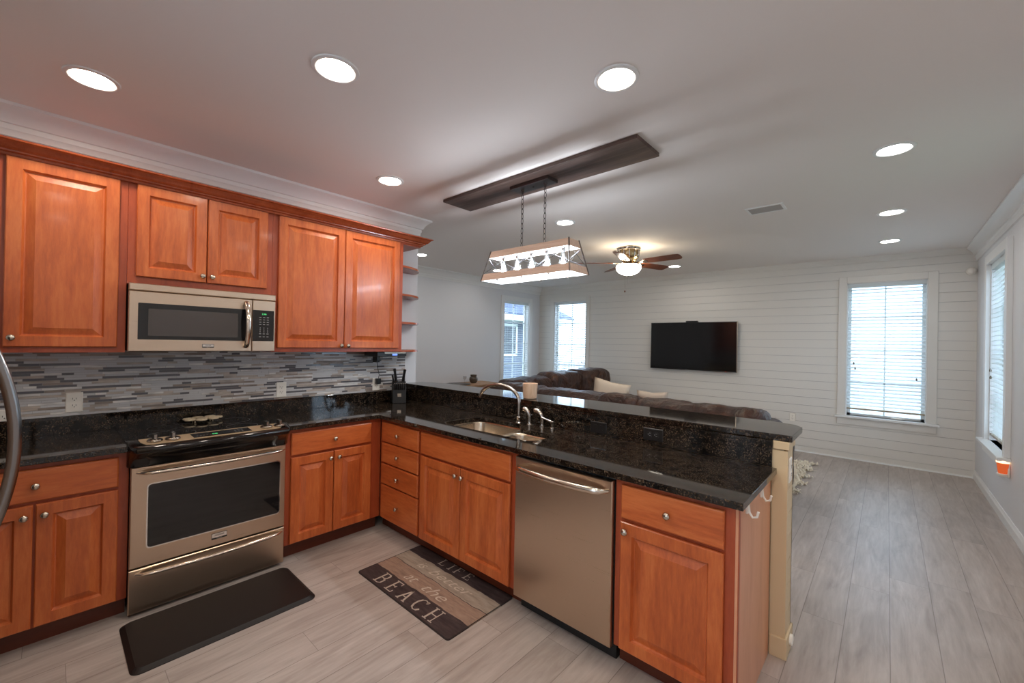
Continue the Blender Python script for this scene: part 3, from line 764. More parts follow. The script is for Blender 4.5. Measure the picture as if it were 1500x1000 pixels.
# stainless strip on the console slope; slope from (-.625,.937) to (-.715,.9225)
def slope(u, v, h):  # u along x, v 0..1 from rear to front, h above
    y_ = -.622-.094*v; z_ = .9372-.0150*v+h*.987
    return (u, y_-h*.16, z_)
m = M(); P = rrect(.035, W_-.03, 0, 1, [.0001]*4, 1)
pts = [(.030, 0), (W_-.026, 0), (W_-.030, .5), (W_-.055, .92), (W_-.075, 1), (.075, 1), (.052, .92), (.034, .5)]
vs = [slope(a, b, .0005) for a, b in pts]+[slope(a, b, .0035) for a, b in pts]; n = len(pts)
m.add(vs, [tuple(range(n)), tuple(range(2*n-1, n-1, -1))]+[(i, (i+1) % n, n+(i+1) % n, n+i) for i in range(n)]); m.build('control_panel', mat('console_steel', lin((232, 206, 170)), .4, .7), rg)
m = M(); pts = [(.25, .14), (.540, .14), (.548, .84), (.258, .84)]
vs = [slope(a, b, .003) for a, b in pts]+[slope(a, b, .0045) for a, b in pts]; m.add(vs, [(0, 1, 2, 3), (7, 6, 5, 4), (0, 4, 5, 1), (1, 5, 6, 2), (2, 6, 7, 3), (3, 7, 4, 0)])
dp = m.build('display', black_gl, rg)
m = M(); text_mesh(m, '2:46', .016, lambda x, y, h: slope(.362+x, .62-(y)/.094, .0047+h), 0); m.build('clock_digits', green_led, dp)
m = M()
for i in range(3):
    for j in range(3): m.add([slope(.462+i*.018+a, .28+j*.2+b, .0048) for a, b in ((0, 0), (.006, 0), (.006, .05), (0, .05))], [(0, 1, 2, 3)])
for i in range(5): m.add([slope(.272+i*.016+a, .60+b, .0048) for a, b in ((0, 0), (.009, 0), (.009, .04), (0, .04))], [(0, 1, 2, 3)])
m.build('button_print', grey_mark, dp)
for kx in (.092, .168, .636, .712):
    c = slope(kx, .52, 0)
    m = M(); m.lathe([(.034, .001), (.035, .006), (.032, .012), (.024, .016), (.019, .017)], c, 24, mi=0); m.box(c[0]-.008, c[0]+.008, c[1]-.024, c[1]+.024, c[2]+.014, c[2]+.040, 1); m.box(c[0]-.006, c[0]+.006, c[1]-.0246, c[1]-.024, c[2]+.016, c[2]+.039, 0)
    m.build('knob', [knob_dark, black_pl], rg, bevel=.002, smooth=40)
# oven door
def bow_handle(parent, x0, x1, z, yf, out, drop=0, r=.011, name='handle', mt=None, flat=(1, .8)):
    m = M(); pts = []
    N = 24
    for i in range(N+1):
        t = i/N; s_ = math.sin(PI*t)
        e = min(1, min(t, 1-t)/.06)
        pts.append((x0+(x1-x0)*t, yf-out*(.55+.45*s_)*(e**.5 if e < 1 else 1) if e < 1 else yf-out*(.55+.45*s_), z-drop*s_))
    rad = [r*(.55 if i in (0, N) else .8 if i in (1, N-1) else 1) for i in range(N+1)]
    m.tube(pts, rad, 14, flat=flat)
    return m.build(name, mt or steel_h, parent, smooth=60)
DY = -.630
m = M(); x0, x1, z0, z1 = 0, W_, .262, .7986
# door slab with window hole (ring of faces)
m.rings(x0, x1, z0, z1, DY, [(0, 0), (0, .018), (.004, .022), (.03, .022)], back=True)
od = m.build('oven_door', steel, rg)
m = M(); m.prism(rrect(.066, .732, .352, .702, .02), DY-.0228, DY-.0222, 'y'); m.build('window_trim', chrome, od)
m = M(); m.prism(rrect(.072, .727, .358, .696, .016), DY-.0236, DY-.0225, 'y'); m.build('window', black_gl, od)
bow_handle(od, .026, .752, .768, DY-.022, .055, 0, .013)
def badge(parent, xc, zc, w_, h_, yf, t1='FRIGIDAIRE', t2='GALLERY'):
    m = M(); m.box(xc-w_/2, xc+w_/2, yf-.0022, yf, zc-h_/2, zc+h_/2, 0); m.box(xc-w_/2+.002, xc+w_/2-.002, yf-.0028, yf-.0022, zc-h_/2+h_*.28, zc+h_/2-.002, 1)
    text_mesh(m, t1, h_*.36, lambda x, y, h: (xc+x*.72, yf-.003-h, zc+h_*.02+y), 0)
    text_mesh(m, t2, h_*.2, lambda x, y, h: (xc+x, yf-.0026-h, zc-h_*.42+y), 1)
    return m.build('badge', [black_pl, chrome], parent)
badge(od, .400, .318, .078, .036, DY-.022)
m = M(); m.rings(.0, W_, .022, .252, DY, [(0, 0), (0, .016), (.004, .020), (.02, .020)]); dr = m.build('storage_drawer', steel, rg)
bow_handle(dr, .028, .745, .228, DY-.020, .05, 0, .013)
# trivet on the cooktop
m = M()
spts = []
for i in range(7):
    a = 2*PI*i/7; rr = .078 if i % 2 else .07
    cx, cy_ = .105*math.cos(a), rr*math.sin(a)
    m.tube([(cx+.036*math.cos(b), cy_+.028*math.sin(b), .022) for b in [2*PI*j/16 for j in range(16)]], .0065, 8, closed=True)
    m.lathe([(.014, .018), (.018, .022), (.012, .028), (.002, .030)], (cx, cy_, 0), 12)
m.lathe([(.04, .018), (.048, .022), (.045, .028), (.002, .030)], (0, 0, 0), 24)
for a in range(4): m.cyl((.09*math.cos(PI/4+a*PI/2), .06*math.sin(PI/4+a*PI/2), 0), (.09*math.cos(PI/4+a*PI/2), .06*math.sin(PI/4+a*PI/2), .02), .005, n=8)
tv_ = m.build('trivet', mat('tan_cast_metal', lin((226, 206, 174)), .4, .25), smooth=50); tv_.scale = (.78, .78, .9); tv_.location = (.125, .715, .9222); tv_.rotation_euler = (0, 0, Q)
tag(tv_, 'tan ornamental metal trivet lying on the back of the range top', 'trivet')

# ================================================================ MICROWAVE
mw = thing('microwave', 'stainless over-the-range microwave between the wall cabinets', 'microwave', (0, .300, 1.4072), Q)
D = .385
M().box(.004, W_-.004, -D, 0, .002, .3915).build('body', mat('microwave_case', lin((70, 50, 40)), .4), mw)
m = M(); m.rings(0, W_, .352, .3928, -D, [(0, 0), (0, .024), (.004, .028), (.01, .028)]); m.build('vent_strip', steel, mw)
m = M(); m.rings(0, .617, 0, .349, -D, [(0, 0), (0, .022), (.004, .0265), (.01, .0265)]); md = m.build('door', steel, mw)
m = M(); m.prism(rrect(.040, .598, .070, .281, .004), -D-.0285, -D-.0262, 'y'); m.build('window_glass', black_gl, md)
m = M(); m.prism(rrect(.085, .535, .092, .250, .004), -D-.0292, -D-.0284, 'y'); m.build('inner_screen', mat('microwave_screen', lin((62, 56, 54)), .08, spec=.8), md)
m = M(); pts = []; N = 22
for i in range(N+1):
    t = i/N; s_ = math.sin(PI*t); e = 0 if i in (0, N) else 1
    pts.append((.583+.0*s_, -D-.0265-(.058*s_**.6 if e else 0), .030+.300*t))
m.tube(pts, [.016]*(N+1), 14, flat=(1, .62)); m.build('handle', steel_h, md, smooth=60)
badge(md, .375, .035, .062, .022, -D-.0265)
m = M(); m.rings(.620, W_, 0, .349, -D, [(0, 0), (0, .022), (.004, .0265), (.01, .0265)]); mp_ = m.build('control_side', steel, mw)
m = M(); m.prism(rrect(.621, .752, .070, .281, .003), -D-.0285, -D-.0262, 'y'); m.build('keypad', black_gl, mp_)
m = M(); text_mesh(m, '2:46', .017, lambda x, y, h: (.690+x, -D-.0287-h, .256+y-.006), 0); m.build('clock_digits', green_led, mp_)
m = M()
for i, zz in enumerate((.232, .216, .200, .184, .160, .147, .134, .120, .100)):
    for xx in (.667, .690, .713):
        w2_ = .0065 if i < 4 or i > 6 else .0025; h2_ = .0022 if i < 4 or i > 6 else .0028
        m.box(xx-w2_, xx+w2_, -D-.0289, -D-.0285, zz-h2_, zz+h2_)
m.build('key_print', grey_mark, mp_)

# ================================================================ DISHWASHER
dw = thing('dishwasher', 'stainless dishwasher with curved bar handle under the peninsula counter', 'dishwasher', (0, PY, 0))
M().box(2.058, 2.664, -.585, -.02, .088, .872).build('body', dark_gap, dw)
M().box(2.062, 2.66, -.545, -.5, 0, .09).build('toe_panel', black_mt, dw)
m = M(); ys = -.6175
N = 10; vs = []
prof = []
m.rings(2.060, 2.661, .0873, .862, -.590, [(0, 0), (0, .022), (.005, .0275), (.012, .0275)]); dd = m.build('door', steel, dw, smooth=20)
bow_handle(dd, 2.083, 2.640, .812, ys, .062, -.0, .018, flat=(.8, 1))
# ================================================================ SINK AND FAUCET
sk = thing('kitchen_sink', 'stainless double-bowl sink set under the granite counter', 'sink', (0, 0, CB))
def bowl(b, depth, rad):
    m = M(); rings_ = [(-.006, 0.0), (0, -.004), (.004, -.02), (.012, -depth+.04), (.03, -depth+.012), (.06, -depth)]
    n = None; vs = []; fs = []
    for ins, z in rings_:
        P = rrect(b[0]+ins, b[1]-ins, b[2]+ins, b[3]-ins, max(.02, rad-ins*.5)); n = len(P); vs += [(x, y, z) for x, y in P]
    for i in range(len(rings_)-1):
        for j in range(n): fs.append((i*n+j, i*n+(j+1) % n, (i+1)*n+(j+1) % n, (i+1)*n+j))
    fs.append(tuple(range((len(rings_)-1)*n, len(rings_)*n)))
    m.add(vs, fs)
    # thickness: flip duplicate just outside
    o = m.build('bowl', sink_m, sk, smooth=50)
    s_ = o.modifiers.new('solid', 'SOLIDIFY'); s_.thickness = .0015; s_.offset = 1
    c = M(); cx, cy_ = (b[0]+b[1])/2, (b[2]+b[3])/2
    c.lathe([(.045, -depth+.0015), (.043, -depth+.004), (.03, -depth+.003), (.028, -depth-.004), (.002, -depth-.005)], (cx, cy_, 0), 24); c.build('drain', chrome, o, smooth=40)
bowl((1.205, 1.700, 1.895, 2.295), .19, .08); bowl((1.722, 2.055, 1.915, 2.185), .16, .07)
fa = thing('kitchen_faucet', 'tall brushed nickel gooseneck faucet behind the sink', 'faucet', (1.610, 2.305, CT))
M().lathe([(.026, 0), (.026, .006), (.018, .012), (.016, .03), (.019, .036), (.019, .044), (.013, .05), (.013, .06)], n=24).build('base', nickel, fa, smooth=40)
pts = [(0, 0, .05), (0, 0, .14)]
for i in range(1, 17):
    a = math.radians(180*i/16*.92); pts.append((-.175+.175*math.cos(a), -.06*(1-math.cos(a))/2*1.0, .15+.118*math.sin(a)))
pts.append((pts[-1][0]-.004, pts[-1][1], pts[-1][2]-.02))
M().tube(pts, [.0135]*(len(pts)-2)+[.0145, .015], 14).build('spout', nickel, fa, smooth=60)
def stub(name, label, x, y, ht, lean, cat):
    r = thing(name, label, cat, (x, y, CT))
    M().lathe([(.022, 0), (.022, .005), (.015, .010), (.013, .03)], n=20).build('base', nickel, r, smooth=40)
    p = [(0, 0, .02), (0, 0, ht*.55)]
    for i in range(1, 8):
        a = math.radians(95*i/7); p.append((lean*(1-math.cos(a))*.045, -.008*i/7, ht*.55+.05*math.sin(a)*1.1))
    M().tube(p, [.0145]*4+[.0155, .017, .018, .018, .017], 12).build('spout', nickel, r, smooth=60)
    return r
stub('side_sprayer', 'brushed nickel side sprayer close beside the gooseneck faucet', 1.700, 2.320, .095, -1, 'sprayer')
stub('soap_dispenser', 'brushed nickel soap dispenser curving toward the faucet, right of the side sprayer', 1.815, 2.320, .10, -1.3, 'soap dispenser')
lv = thing('faucet_lever', 'small nickel lever tap at the right end of the faucet row', 'tap', (1.905, 2.318, CT))
M().lathe([(.020, 0), (.020, .006), (.013, .012), (.013, .038), (.016, .042), (.016, .052), (.006, .056)], n=20).build('base', nickel, lv, smooth=40)
M().tube([(0, 0, .046), (-.04, -.006, .056), (-.085, -.012, .068)], [.009, .0075, .007], 10).build('lever', nickel, lv, smooth=60)

# ================================================================ SMALL THINGS ON COUNTERS
kb = thing('knife_block', 'black knife block with a small pale emblem in the back corner of the counter', 'knife block', (.155, 2.235, CT), math.radians(62))
m = M(); m.prism([(-.075, 0), (.06, 0), (.075, .06), (.055, .195), (-.02, .20), (-.075, .125)], -.062, .062, 'x')
# prism on x axis: poly coords are (y,z)
m.build('block', black_mt, kb, bevel=.004)
M().box(-.017, .017, -.0785, -.0735, .062, .092).build('emblem', knob_m, kb)
def knife(label, x, y, z, ln, r, tiltx, lean=0):
    k = thing('knife', label, 'knife', kb.matrix_basis @ Vector((x, y, z)) if False else (0, 0, 0), 0, 'knives in the black block')
    T = Matrix.Translation((.155, 2.235, CT)) @ Matrix.Rotation(math.radians(62), 4, 'Z')
    k.location = T @ Vector((x, y, z)); k.rotation_euler = (math.radians(tiltx), math.radians(lean), math.radians(62))
    m = M(); m.tube([(0, 0, 0), (0, .004, ln*.35), (0, -.002, ln*.7), (0, .006, ln)], [r, r*1.1, r*.9, r*1.2], 10, flat=(1, .75)); m.build('handle', black_pl, k, smooth=60)
    M().lathe([(r*.75, ln), (r*.8, ln+.003), (r*.4, ln+.006)], (0, .006, 0), 10).build('end_cap', chrome, k, smooth=50)
    M().box(-r*.9, r*.9, -.0012, .0012, -.09, 0).build('blade', chrome, k)
for i in range(6): knife('black-handled steak knife in the front row of the knife block', -.047+.0188*i, -.072, .125, .062, .0088, 22)
knife('large black-handled knife leaning left out of the top of the block', -.028, -.02, .205, .115, .017, 12, -9)
knife('large knife with shiny end leaning from the right of the block', .036, -.015, .203, .11, .017, 14, 7)
knife('shorter black-handled knife at the left of the block top', -.050, -.045, .190, .075, .012, 20, -12)
knife('dark knife handle at the back right of the block', .052, .03, .200, .05, .010, 4)

m = M(); m.lathe([(.040, 0), (.050, .004), (.054, .03), (.058, .115), (.052, .115), (.048, .03), (.046, .012), (.001, .010)], n=28, capt=False)
o = m.build('wooden_cup', cup_m, smooth=45); o.location = (1.572, 2.475, 1.0763); tag(o, 'pale whitewashed wooden cup standing on the raised bar behind the faucet', 'cup')

def hook(label, y):
    r = thing('adhesive_hook', label, 'hook', (3.2115, y, .876))
    M().box(-.004, .006, -.012, .012, -.045, .004).build('back_plate', plate_w, r, bevel=.002)
    m = M(); m.tube([(.004, 0, -.005), (.008, 0, -.04), (.020, 0, -.058), (.036, 0, -.052), (.040, 0, -.030)], .005, 8); m.build('hook_arm', plate_w, r, smooth=60)
    r.location = (3.190, y, .874)
hook('white hook under the counter end, nearest the camera', 1.90)
hook('white hook under the counter end, nearest the half wall', 2.15)
ds = M(); ds.lathe([(.026, 0), (.026, .010), (.022, .014), (.001, .015)], axis='x', n=24)
o = ds.build('door_stop', plate_w, smooth=40); o.location = (3.262, 2.475, .06); tag(o, 'round white bumper low on the end of the half wall', 'door stop')

# ================================================================ MATS
def slab_mat(name, label, x0, x1, y0, y1, h, r, m_, rz=0):
    cx, cy_ = (x0+x1)/2, (y0+y1)/2
    rt = thing(name, label, 'mat', (cx, cy_, 0), rz)
    P0 = rrect(x0-cx, x1-cx, y0-cy_, y1-cy_, r); P1 = rrect(x0-cx+.02, x1-cx-.02, y0-cy_+.02, y1-cy_-.02, max(.005, r-.01))
    return rt, P0, P1
rt, P0, P1 = slab_mat('kitchen_mat', 'thick black anti-fatigue mat on the floor in front of the range', .69, 1.165, .262, 1.065, .018, .04, black_mt)
m = M(); n = len(P0); m.add([(x, y, .0005) for x, y in P0]+[(x, y, .004) for x, y in P0]+[(x, y, .018) for x, y in P1], [tuple(range(n-1, -1, -1)), tuple(range(2*n, 3*n))]+[(i, (i+1) % n, n+(i+1) % n, n+i) for i in range(n)]+[(n+i, n+(i+1) % n, 2*n+(i+1) % n, 2*n+i) for i in range(n)])
def matm():
    q = mat('black_rubber_mat', lin((26, 20, 19)), .5, spec=.3); k = NT(q); tc = k.n('ShaderNodeTexCoord')
    b = k.n('ShaderNodeTexBrick', i_Scale=1.0); b.offset = .5; mp = k.n('ShaderNodeMapping'); mp.inputs['Rotation'].default_value = (0, 0, PI/4); mp.inputs['Scale'].default_value = (30, 30, 1)
    k.l(tc.outputs['Object'], mp.inputs[0]); k.l(mp.outputs[0], b.inputs['Vector']); k.bump(b.outputs['Fac'], .25, .001); return q
m.build('pad', matm(), rt)
rt2, P0, P1 = slab_mat('kitchen_mat', 'printed beach mat lying in front of the sink cabinet', 1.080, 1.990, 1.356, 1.852, .006, .02, beach_m)
# local frame of the mat mesh for the painted boards: x along, y 0..0.496
m = M(); n = len(P0); m.add([(x+.455, y+.248, .0005) for x, y in P0]+[(x+.455, y+.248, .006) for x, y in P0], [tuple(range(n-1, -1, -1)), tuple(range(n, 2*n))]+[(i, (i+1) % n, n+(i+1) % n, n+i) for i in range(n)])
pd = m.build('pad', beach_m, rt2); pd.location = (-.455, -.248, 0)
m = M(); Pi = rrect(.006, .904, .006, .490, .015); Po = rrect(0, .910, 0, .496, .02); k_ = len(Pi)
m.add([(x, y, .0064) for x, y in Po]+[(x, y, .0064) for x, y in Pi], [(i, (i+1) % k_, k_+(i+1) % k_, k_+i) for i in range(k_)])
m.build('binding', black_mt, pd)
# lettering, drawn with strokes (serif capitals) and sheared script
txt_m = mat('mat_lettering', lin((190, 176, 162)), .65); txt_l = mat('mat_script', lin((196, 180, 164)), .65)
GL = {'L': [(.15, 0, .15, 1), (.0, 1, .3, 1), (0, 0, .7, 0), (.7, 0, .7, .2)],
      'I': [(.2, 0, .2, 1), (0, 0, .4, 0), (0, 1, .4, 1)],
      'F': [(.15, 0, .15, 1), (0, 0, .3, 0), (0, 1, .7, 1), (.7, 1, .7, .82), (.15, .52, .5, .52)],
      'E': [(.15, 0, .15, 1), (0, 0, .7, 0), (.7, 0, .7, .18), (0, 1, .7, 1), (.7, 1, .7, .82), (.15, .52, .5, .52), (.5, .44, .5, .6)],
      'B': [(.15, 0, .15, 1), (0, 0, .5, 0), (0, 1, .5, 1), (.15, .53, .5, .53), (.5, 1, .64, .9), (.64, .9, .64, .63), (.64, .63, .5, .53), (.5, .53, .7, .42), (.7, .42, .7, .1), (.7, .1, .5, 0)],
      'A': [(.08, 0, .4, 1), (.72, 0, .4, 1), (-.04, 0, .22, 0), (.58, 0, .86, 0), (.2, .34, .6, .34)],
      'C': [(.72, .8, .62, .95), (.62, .95, .4, 1), (.4, 1, .18, .9), (.18, .9, .06, .65), (.06, .65, .06, .35), (.06, .35, .18, .1), (.18, .1, .4, 0), (.4, 0, .62, .05), (.62, .05, .74, .22), (.72, .8, .72, 1)],
      'H': [(.15, 0, .15, 1), (.7, 0, .7, 1), (0, 0, .3, 0), (0, 1, .3, 1), (.55, 0, .85, 0), (.55, 1, .85, 1), (.15, .5, .7, .5)]}
def letters(m, word, x, y, h, adv, wd=.72, bold=.10):
    for ch in word:
        m = M()
        w_ = wd*(.6 if ch == 'I' else 1)
        for j, (a, b, c, d) in enumerate(GL[ch]):
            p, q = Vector((x+a*h*wd, y+b*h)), Vector((x+c*h*wd, y+d*h))
            dv = (q-p).normalized(); nn = Vector((-dv.y, dv.x)); t = h*bold*(.5 if j == 0 or ch in 'ABC' and abs(dv.y) > .5 else .26)
            p -= dv*h*.02; q += dv*h*.02
            m.add([(p.x-nn.x*t, p.y-nn.y*t, .0067), (q.x-nn.x*t, q.y-nn.y*t, .0067), (q.x+nn.x*t, q.y+nn.y*t, .0067), (p.x+nn.x*t, p.y+nn.y*t, .0067)], [(0, 1, 2, 3)])
        m.build('letter', txt_m, pd)
        x += adv*(.62 if ch == 'I' else 1)
letters(m, 'LIFE', .29, .420, .066, .094, 1.05, .13); letters(m, 'BEACH', .152, .024, .098, .128, .92, .13)
for wd_, cx_, cy__, sz_, ft_ in (('is', .235, .305, .098, .07), ('better', .51, .305, .098, .38), ('at', .305, .165, .11, .10), ('the', .535, .165, .11, .20)):
    m = M(); text_mesh(m, wd_, sz_, lambda x, y, h: (cx_+x, cy__+y, .0066+h), 0, shear=.4, depth=.0001, fit=ft_, font_w=-.001); m.build('script_word', txt_l, pd)

# ================================================================ CEILING
def can(x, y, label, em, r=.085, show=True):
    o = thing('recessed_light', label, 'ceiling light', (x, y, H), 0, 'recessed ceiling lights')
    M().lathe([(r+.018, 0), (r+.017, -.006), (r+.004, -.010), (r-.006, -.006), (r-.010, 0)], n=40, capb=False, capt=False).build('trim_ring', white_trim, o, smooth=50)
    M().lathe([(r-.006, -.0012), (r*.6, -.003), (.001, -.004)], n=40, capb=False).build('lens', em, o, smooth=60)
can(.722, .123, 'recessed ceiling light above the range, farthest left in the photo', lamp_em)
can(1.704, .863, 'bright recessed ceiling light, top centre-left, above the kitchen floor', lamp_em)
can(2.650, 1.752, 'bright recessed ceiling light above the dishwasher end of the peninsula', lamp_em)
can(.719, 1.755, 'small-looking recessed light near the crown moulding above the kitchen corner', lamp_em)
can(3.620, 3.476, 'largest of the three recessed lights in the row toward the right-hand windows', lamp_em2)
can(3.618, 5.056, 'middle one of the three recessed lights in the right-hand row', lamp_em2)
can(3.610, 6.378, 'recessed light nearest the far wall in the right-hand row', lamp_em2)
can(1.140, 3.513, 'recessed light just above the lantern pendant, left of the fan', lamp_em2)
can(1.126, 6.499, 'recessed light behind the ceiling fan blades near the far wall', lamp_em2)
can(-1.386, 3.555, 'recessed light peeking past the end of the wall cabinets', lamp_em2)
can(-1.386, 5.143, 'recessed light seen through the left end of the lantern pendant', lamp_em2)
can(2.65, .05, 'added unseen recessed ceiling light overhead beside the camera', lamp_em)  # this can and the next two are unseen, added to brighten the foreground
can(3.62, 1.75, 'added unseen recessed ceiling light overhead beyond the end of the peninsula', lamp_em)
can(3.62, .05, 'added unseen recessed ceiling light right above the camera', lamp_em)
can(2.75, -1.5, 'left added unseen recessed ceiling light behind the camera', lamp_em)  # unseen pair of cans, added to light the peninsula fronts
can(3.75, -1.5, 'right added unseen recessed ceiling light behind the camera', lamp_em)
# vent
v_ = thing('ceiling_vent', 'white slotted air vent in the living room ceiling', 'vent', (2.780, 4.270, H))
m = M(); m.box(-.145, .145, -.105, -.085, -.008, 0).box(-.145, .145, .085, .105, -.008, 0).box(-.145, -.125, -.085, .085, -.008, 0).box(.125, .145, -.085, .085, -.008, 0); m.build('frame', white_trim, v_)
m = M()
for i in range(9): y = -.08+i*.018; m.add([(-.125, y, -.001), (.125, y, -.001), (.125, y+.012, -.008), (-.125, y+.012, -.008)], [(0, 1, 2, 3)])
m.build('louvre', mat('vent_grey', lin((176, 172, 168)), .5), v_); M().box(-.125, .125, -.085, .085, -.0009, -.0003).build('duct', mat('duct_dark', lin((70, 66, 64)), .8), v_)
# plank
m = M(); m.box(.70, 2.498, 2.290, 2.612, H-.025, H-.0005); tag(m.build('ceiling_plank', wood_plank, bevel=.002), 'long dark stained wood board fixed to the ceiling above the pendant', 'board')
# pendant
PX, PYc = 1.585, 2.45
pd_ = thing('pendant_light', 'wood and metal lantern pendant with five bulbs hanging over the peninsula', 'pendant lamp', (PX, PYc, 1.99))
zt_ = .245; bl, bw, tl, tw = .43, .122, .378, .062
def corner(sx, sy, t): return (sx*(bl+(tl-bl)*t), sy*(bw+(tw-bw)*t), zt_*t)
def band(t0, t1, th=.010):
    m = M()
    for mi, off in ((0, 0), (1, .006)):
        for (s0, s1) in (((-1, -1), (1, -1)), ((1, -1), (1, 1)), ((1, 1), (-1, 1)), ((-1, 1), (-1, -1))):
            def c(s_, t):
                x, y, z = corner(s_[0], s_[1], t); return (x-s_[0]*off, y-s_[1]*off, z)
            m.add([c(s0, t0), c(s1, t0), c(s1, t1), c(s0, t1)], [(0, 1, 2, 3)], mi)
    # top and bottom edges
    for t in (t0, t1):
        for (s0, s1) in (((-1, -1), (1, -1)), ((1, -1), (1, 1)), ((1, 1), (-1, 1)), ((-1, 1), (-1, -1))):
            p0, p1 = corner(*s0, t), corner(*s1, t); m.add([p0, p1, (p1[0]-s1[0]*.006, p1[1]-s1[1]*.006, p1[2]), (p0[0]-s0[0]*.006, p0[1]-s0[1]*.006, p0[2])], [(0, 1, 2, 3)], 0)
    return m
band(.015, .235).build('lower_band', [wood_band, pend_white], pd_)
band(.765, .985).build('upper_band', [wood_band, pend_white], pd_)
m = M(); m.box(-tl+.004, tl-.004, -.024, .024, zt_*.985-.006, zt_*.985).box(-.30, -.27, -tw+.004, tw-.004, zt_*.985-.004, zt_*.985-.001).box(.27, .30, -tw+.004, tw-.004, zt_*.985-.004, zt_*.985-.001); m.build('socket_bar', pend_white, pd_)
for sx in (-1, 1):
    for sy in (-1, 1): m = M(); m.tube([corner(sx, sy, 0), corner(sx, sy, 1)], .0065, 4); m.build('corner_post', pend_metal, pd_)
m = M()
for sy in (-1, 1):
    xs_ = [-1, -.34, .34, 1]
    for a, b in zip(xs_[:-1], xs_[1:]):
        for (u0, u1) in ((a, b), (b, a)):
            p0 = ((bl+(tl-bl)*.235)*u0, sy*(bw+(tw-bw)*.235), zt_*.235); p1 = ((bl+(tl-bl)*.765)*u1, sy*(bw+(tw-bw)*.765), zt_*.765); m.tube([p0, p1], .002, 6)
for sx in (-1, 1):
    for (u0, u1) in ((-1, 1), (1, -1)):
        p0 = (sx*(bl+(tl-bl)*.235), (bw+(tw-bw)*.235)*u0, zt_*.235); p1 = (sx*(bl+(tl-bl)*.765), (bw+(tw-bw)*.765)*u1, zt_*.765); m.tube([p0, p1], .002, 6)
m.build('cross_brace', mat('brace_metal', lin((96, 94, 98)), .4, .9), pd_)
for sy in (-1, 1):
    for xx in (-.25, 0, .25): M().lathe([(.006, -.012), (.008, -.006), (.004, 0)], (xx, sy*(bw-.003), .004), 10).build('thumb_screw', chrome, pd_)
bt = bpy.data.lights.new('bulb_light', 'POINT'); bt.energy = PEND; bt.color = (.86, .93, 1.0); bt.shadow_soft_size = .022
for i in range(5):
    xx = -.29+i*.145
    M().lathe([(.014, .235), (.016, .228), (.016, .175), (.012, .170)], (xx, 0, 0), 16).build('socket', chrome, pd_, smooth=40)
    b_ = M().lathe([(.012, .172), (.015, .155), (.024, .125), (.031, .098), (.030, .080), (.022, .064), (.008, .056), (.001, .055)], (xx, 0, 0), 20).build('bulb', bulb_glass, pd_, smooth=60)
    M().lathe([(.004, .150), (.009, .125), (.013, .100), (.012, .085), (.004, .075), (.001, .074)], (xx, 0, 0), 12).build('filament', bulb_em, b_, smooth=60)
for xx in (-.105, .117):
    pts0 = .248; ztop = H-.025-.028-1.99-.012
    m = M(); z = pts0; i = 0; m.lathe([(.012, pts0-.004), (.012, pts0+.002), (.006, pts0+.006)], (xx, 0, 0), 12)
    while z < ztop-.012:
        a = 0 if i % 2 else PI/2
        P = []
        for j in range(12):
            b = 2*PI*j/12; u, v = .010*math.cos(b), .022*math.sin(b); P.append((xx+u*math.cos(a), u*math.sin(a), z+.018+v))
        m.tube(P, .0023, 6, closed=True); z += .038; i += 1
    m.lathe([(.016, ztop+.012), (.014, ztop+.004), (.006, ztop-.002), (.006, ztop-.02)], (xx, 0, 0), 14)
    m.build('chain', pend_metal, pd_, smooth=60)
m = M(); zz = H-.0255-1.99; m.box(-.185, .185, -.062, .062, zz-.025, zz); m.lathe([(.008, zz-.033), (.008, zz-.025)], (0, 0, 0), 10); m.build('canopy', mat('canopy_dark_metal', lin((78, 66, 64)), .4, .6), pd_, bevel=.003)
for xx in (-.29, -.145, 0, .145, .29):
    lo = bpy.data.objects.new('bulb_lamp', bt); COL.objects.link(lo); lo.parent = pd_; lo.location = (xx, 0, .098)

# ceiling fan
fn = thing('ceiling_fan', 'brass and nickel flush ceiling fan with dark wood blades and lit glass bowl', 'ceiling fan', (1.13, 4.95, H))
M().lathe([(.148, 0), (.150, -.012), (.140, -.030), (.142, -.038), (.132, -.044)], n=40).build('ceiling_plate', nickel, fn, smooth=40)
M().lathe([(.128, -.044), (.126, -.10), (.112, -.135), (.09, -.15), (.085, -.175), (.06, -.19)], n=40).build('motor_housing', mat('warm_brass', lin((176, 150, 112)), .25, 1), fn, smooth=40)
m = M()
for i in range(12):
    a = 2*PI*i/12; m.tube([(.134*math.cos(a), .134*math.sin(a), -.04), (.131*math.cos(a), .131*math.sin(a), -.10), (.115*math.cos(a), .115*math.sin(a), -.137)], .005, 6)
m.build('housing_rib', chrome, fn, smooth=60)
base_a = math.atan2(R.y, R.x)
def blade(a):
    ca, sa = math.cos(a), math.sin(a); T = Matrix.Rotation(a, 4, 'Z') @ Matrix.Translation((0, 0, -.190)) @ Matrix.Rotation(math.radians(-13), 4, 'X')
    m = M(); m.T = T
    P = [(.20, -.055), (.30, -.065), (.60, -.072), (.655, -.062), (.672, -.035), (.672, .035), (.655, .062), (.60, .072), (.30, .065), (.20, .055)]
    m.prism(P, -.004, .004); bo = m.build('blade', wood_fan, fn, bevel=.002)
    k = M(); k.T = T; k.prism([(.07, -.018), (.15, -.014), (.24, -.04), (.26, 0), (.24, .04), (.15, .014), (.07, .018)], -.010, -.004); k.build('blade_bracket', nickel, bo, bevel=.002)
for d in (-44, 28, 100, 172, 244): blade(base_a+math.radians(d))
M().lathe([(.05, -.19), (.10, -.20), (.148, -.215), (.150, -.225), (.10, -.222), (.02, -.222)], n=32).build('light_fitter', nickel, fn, smooth=40)
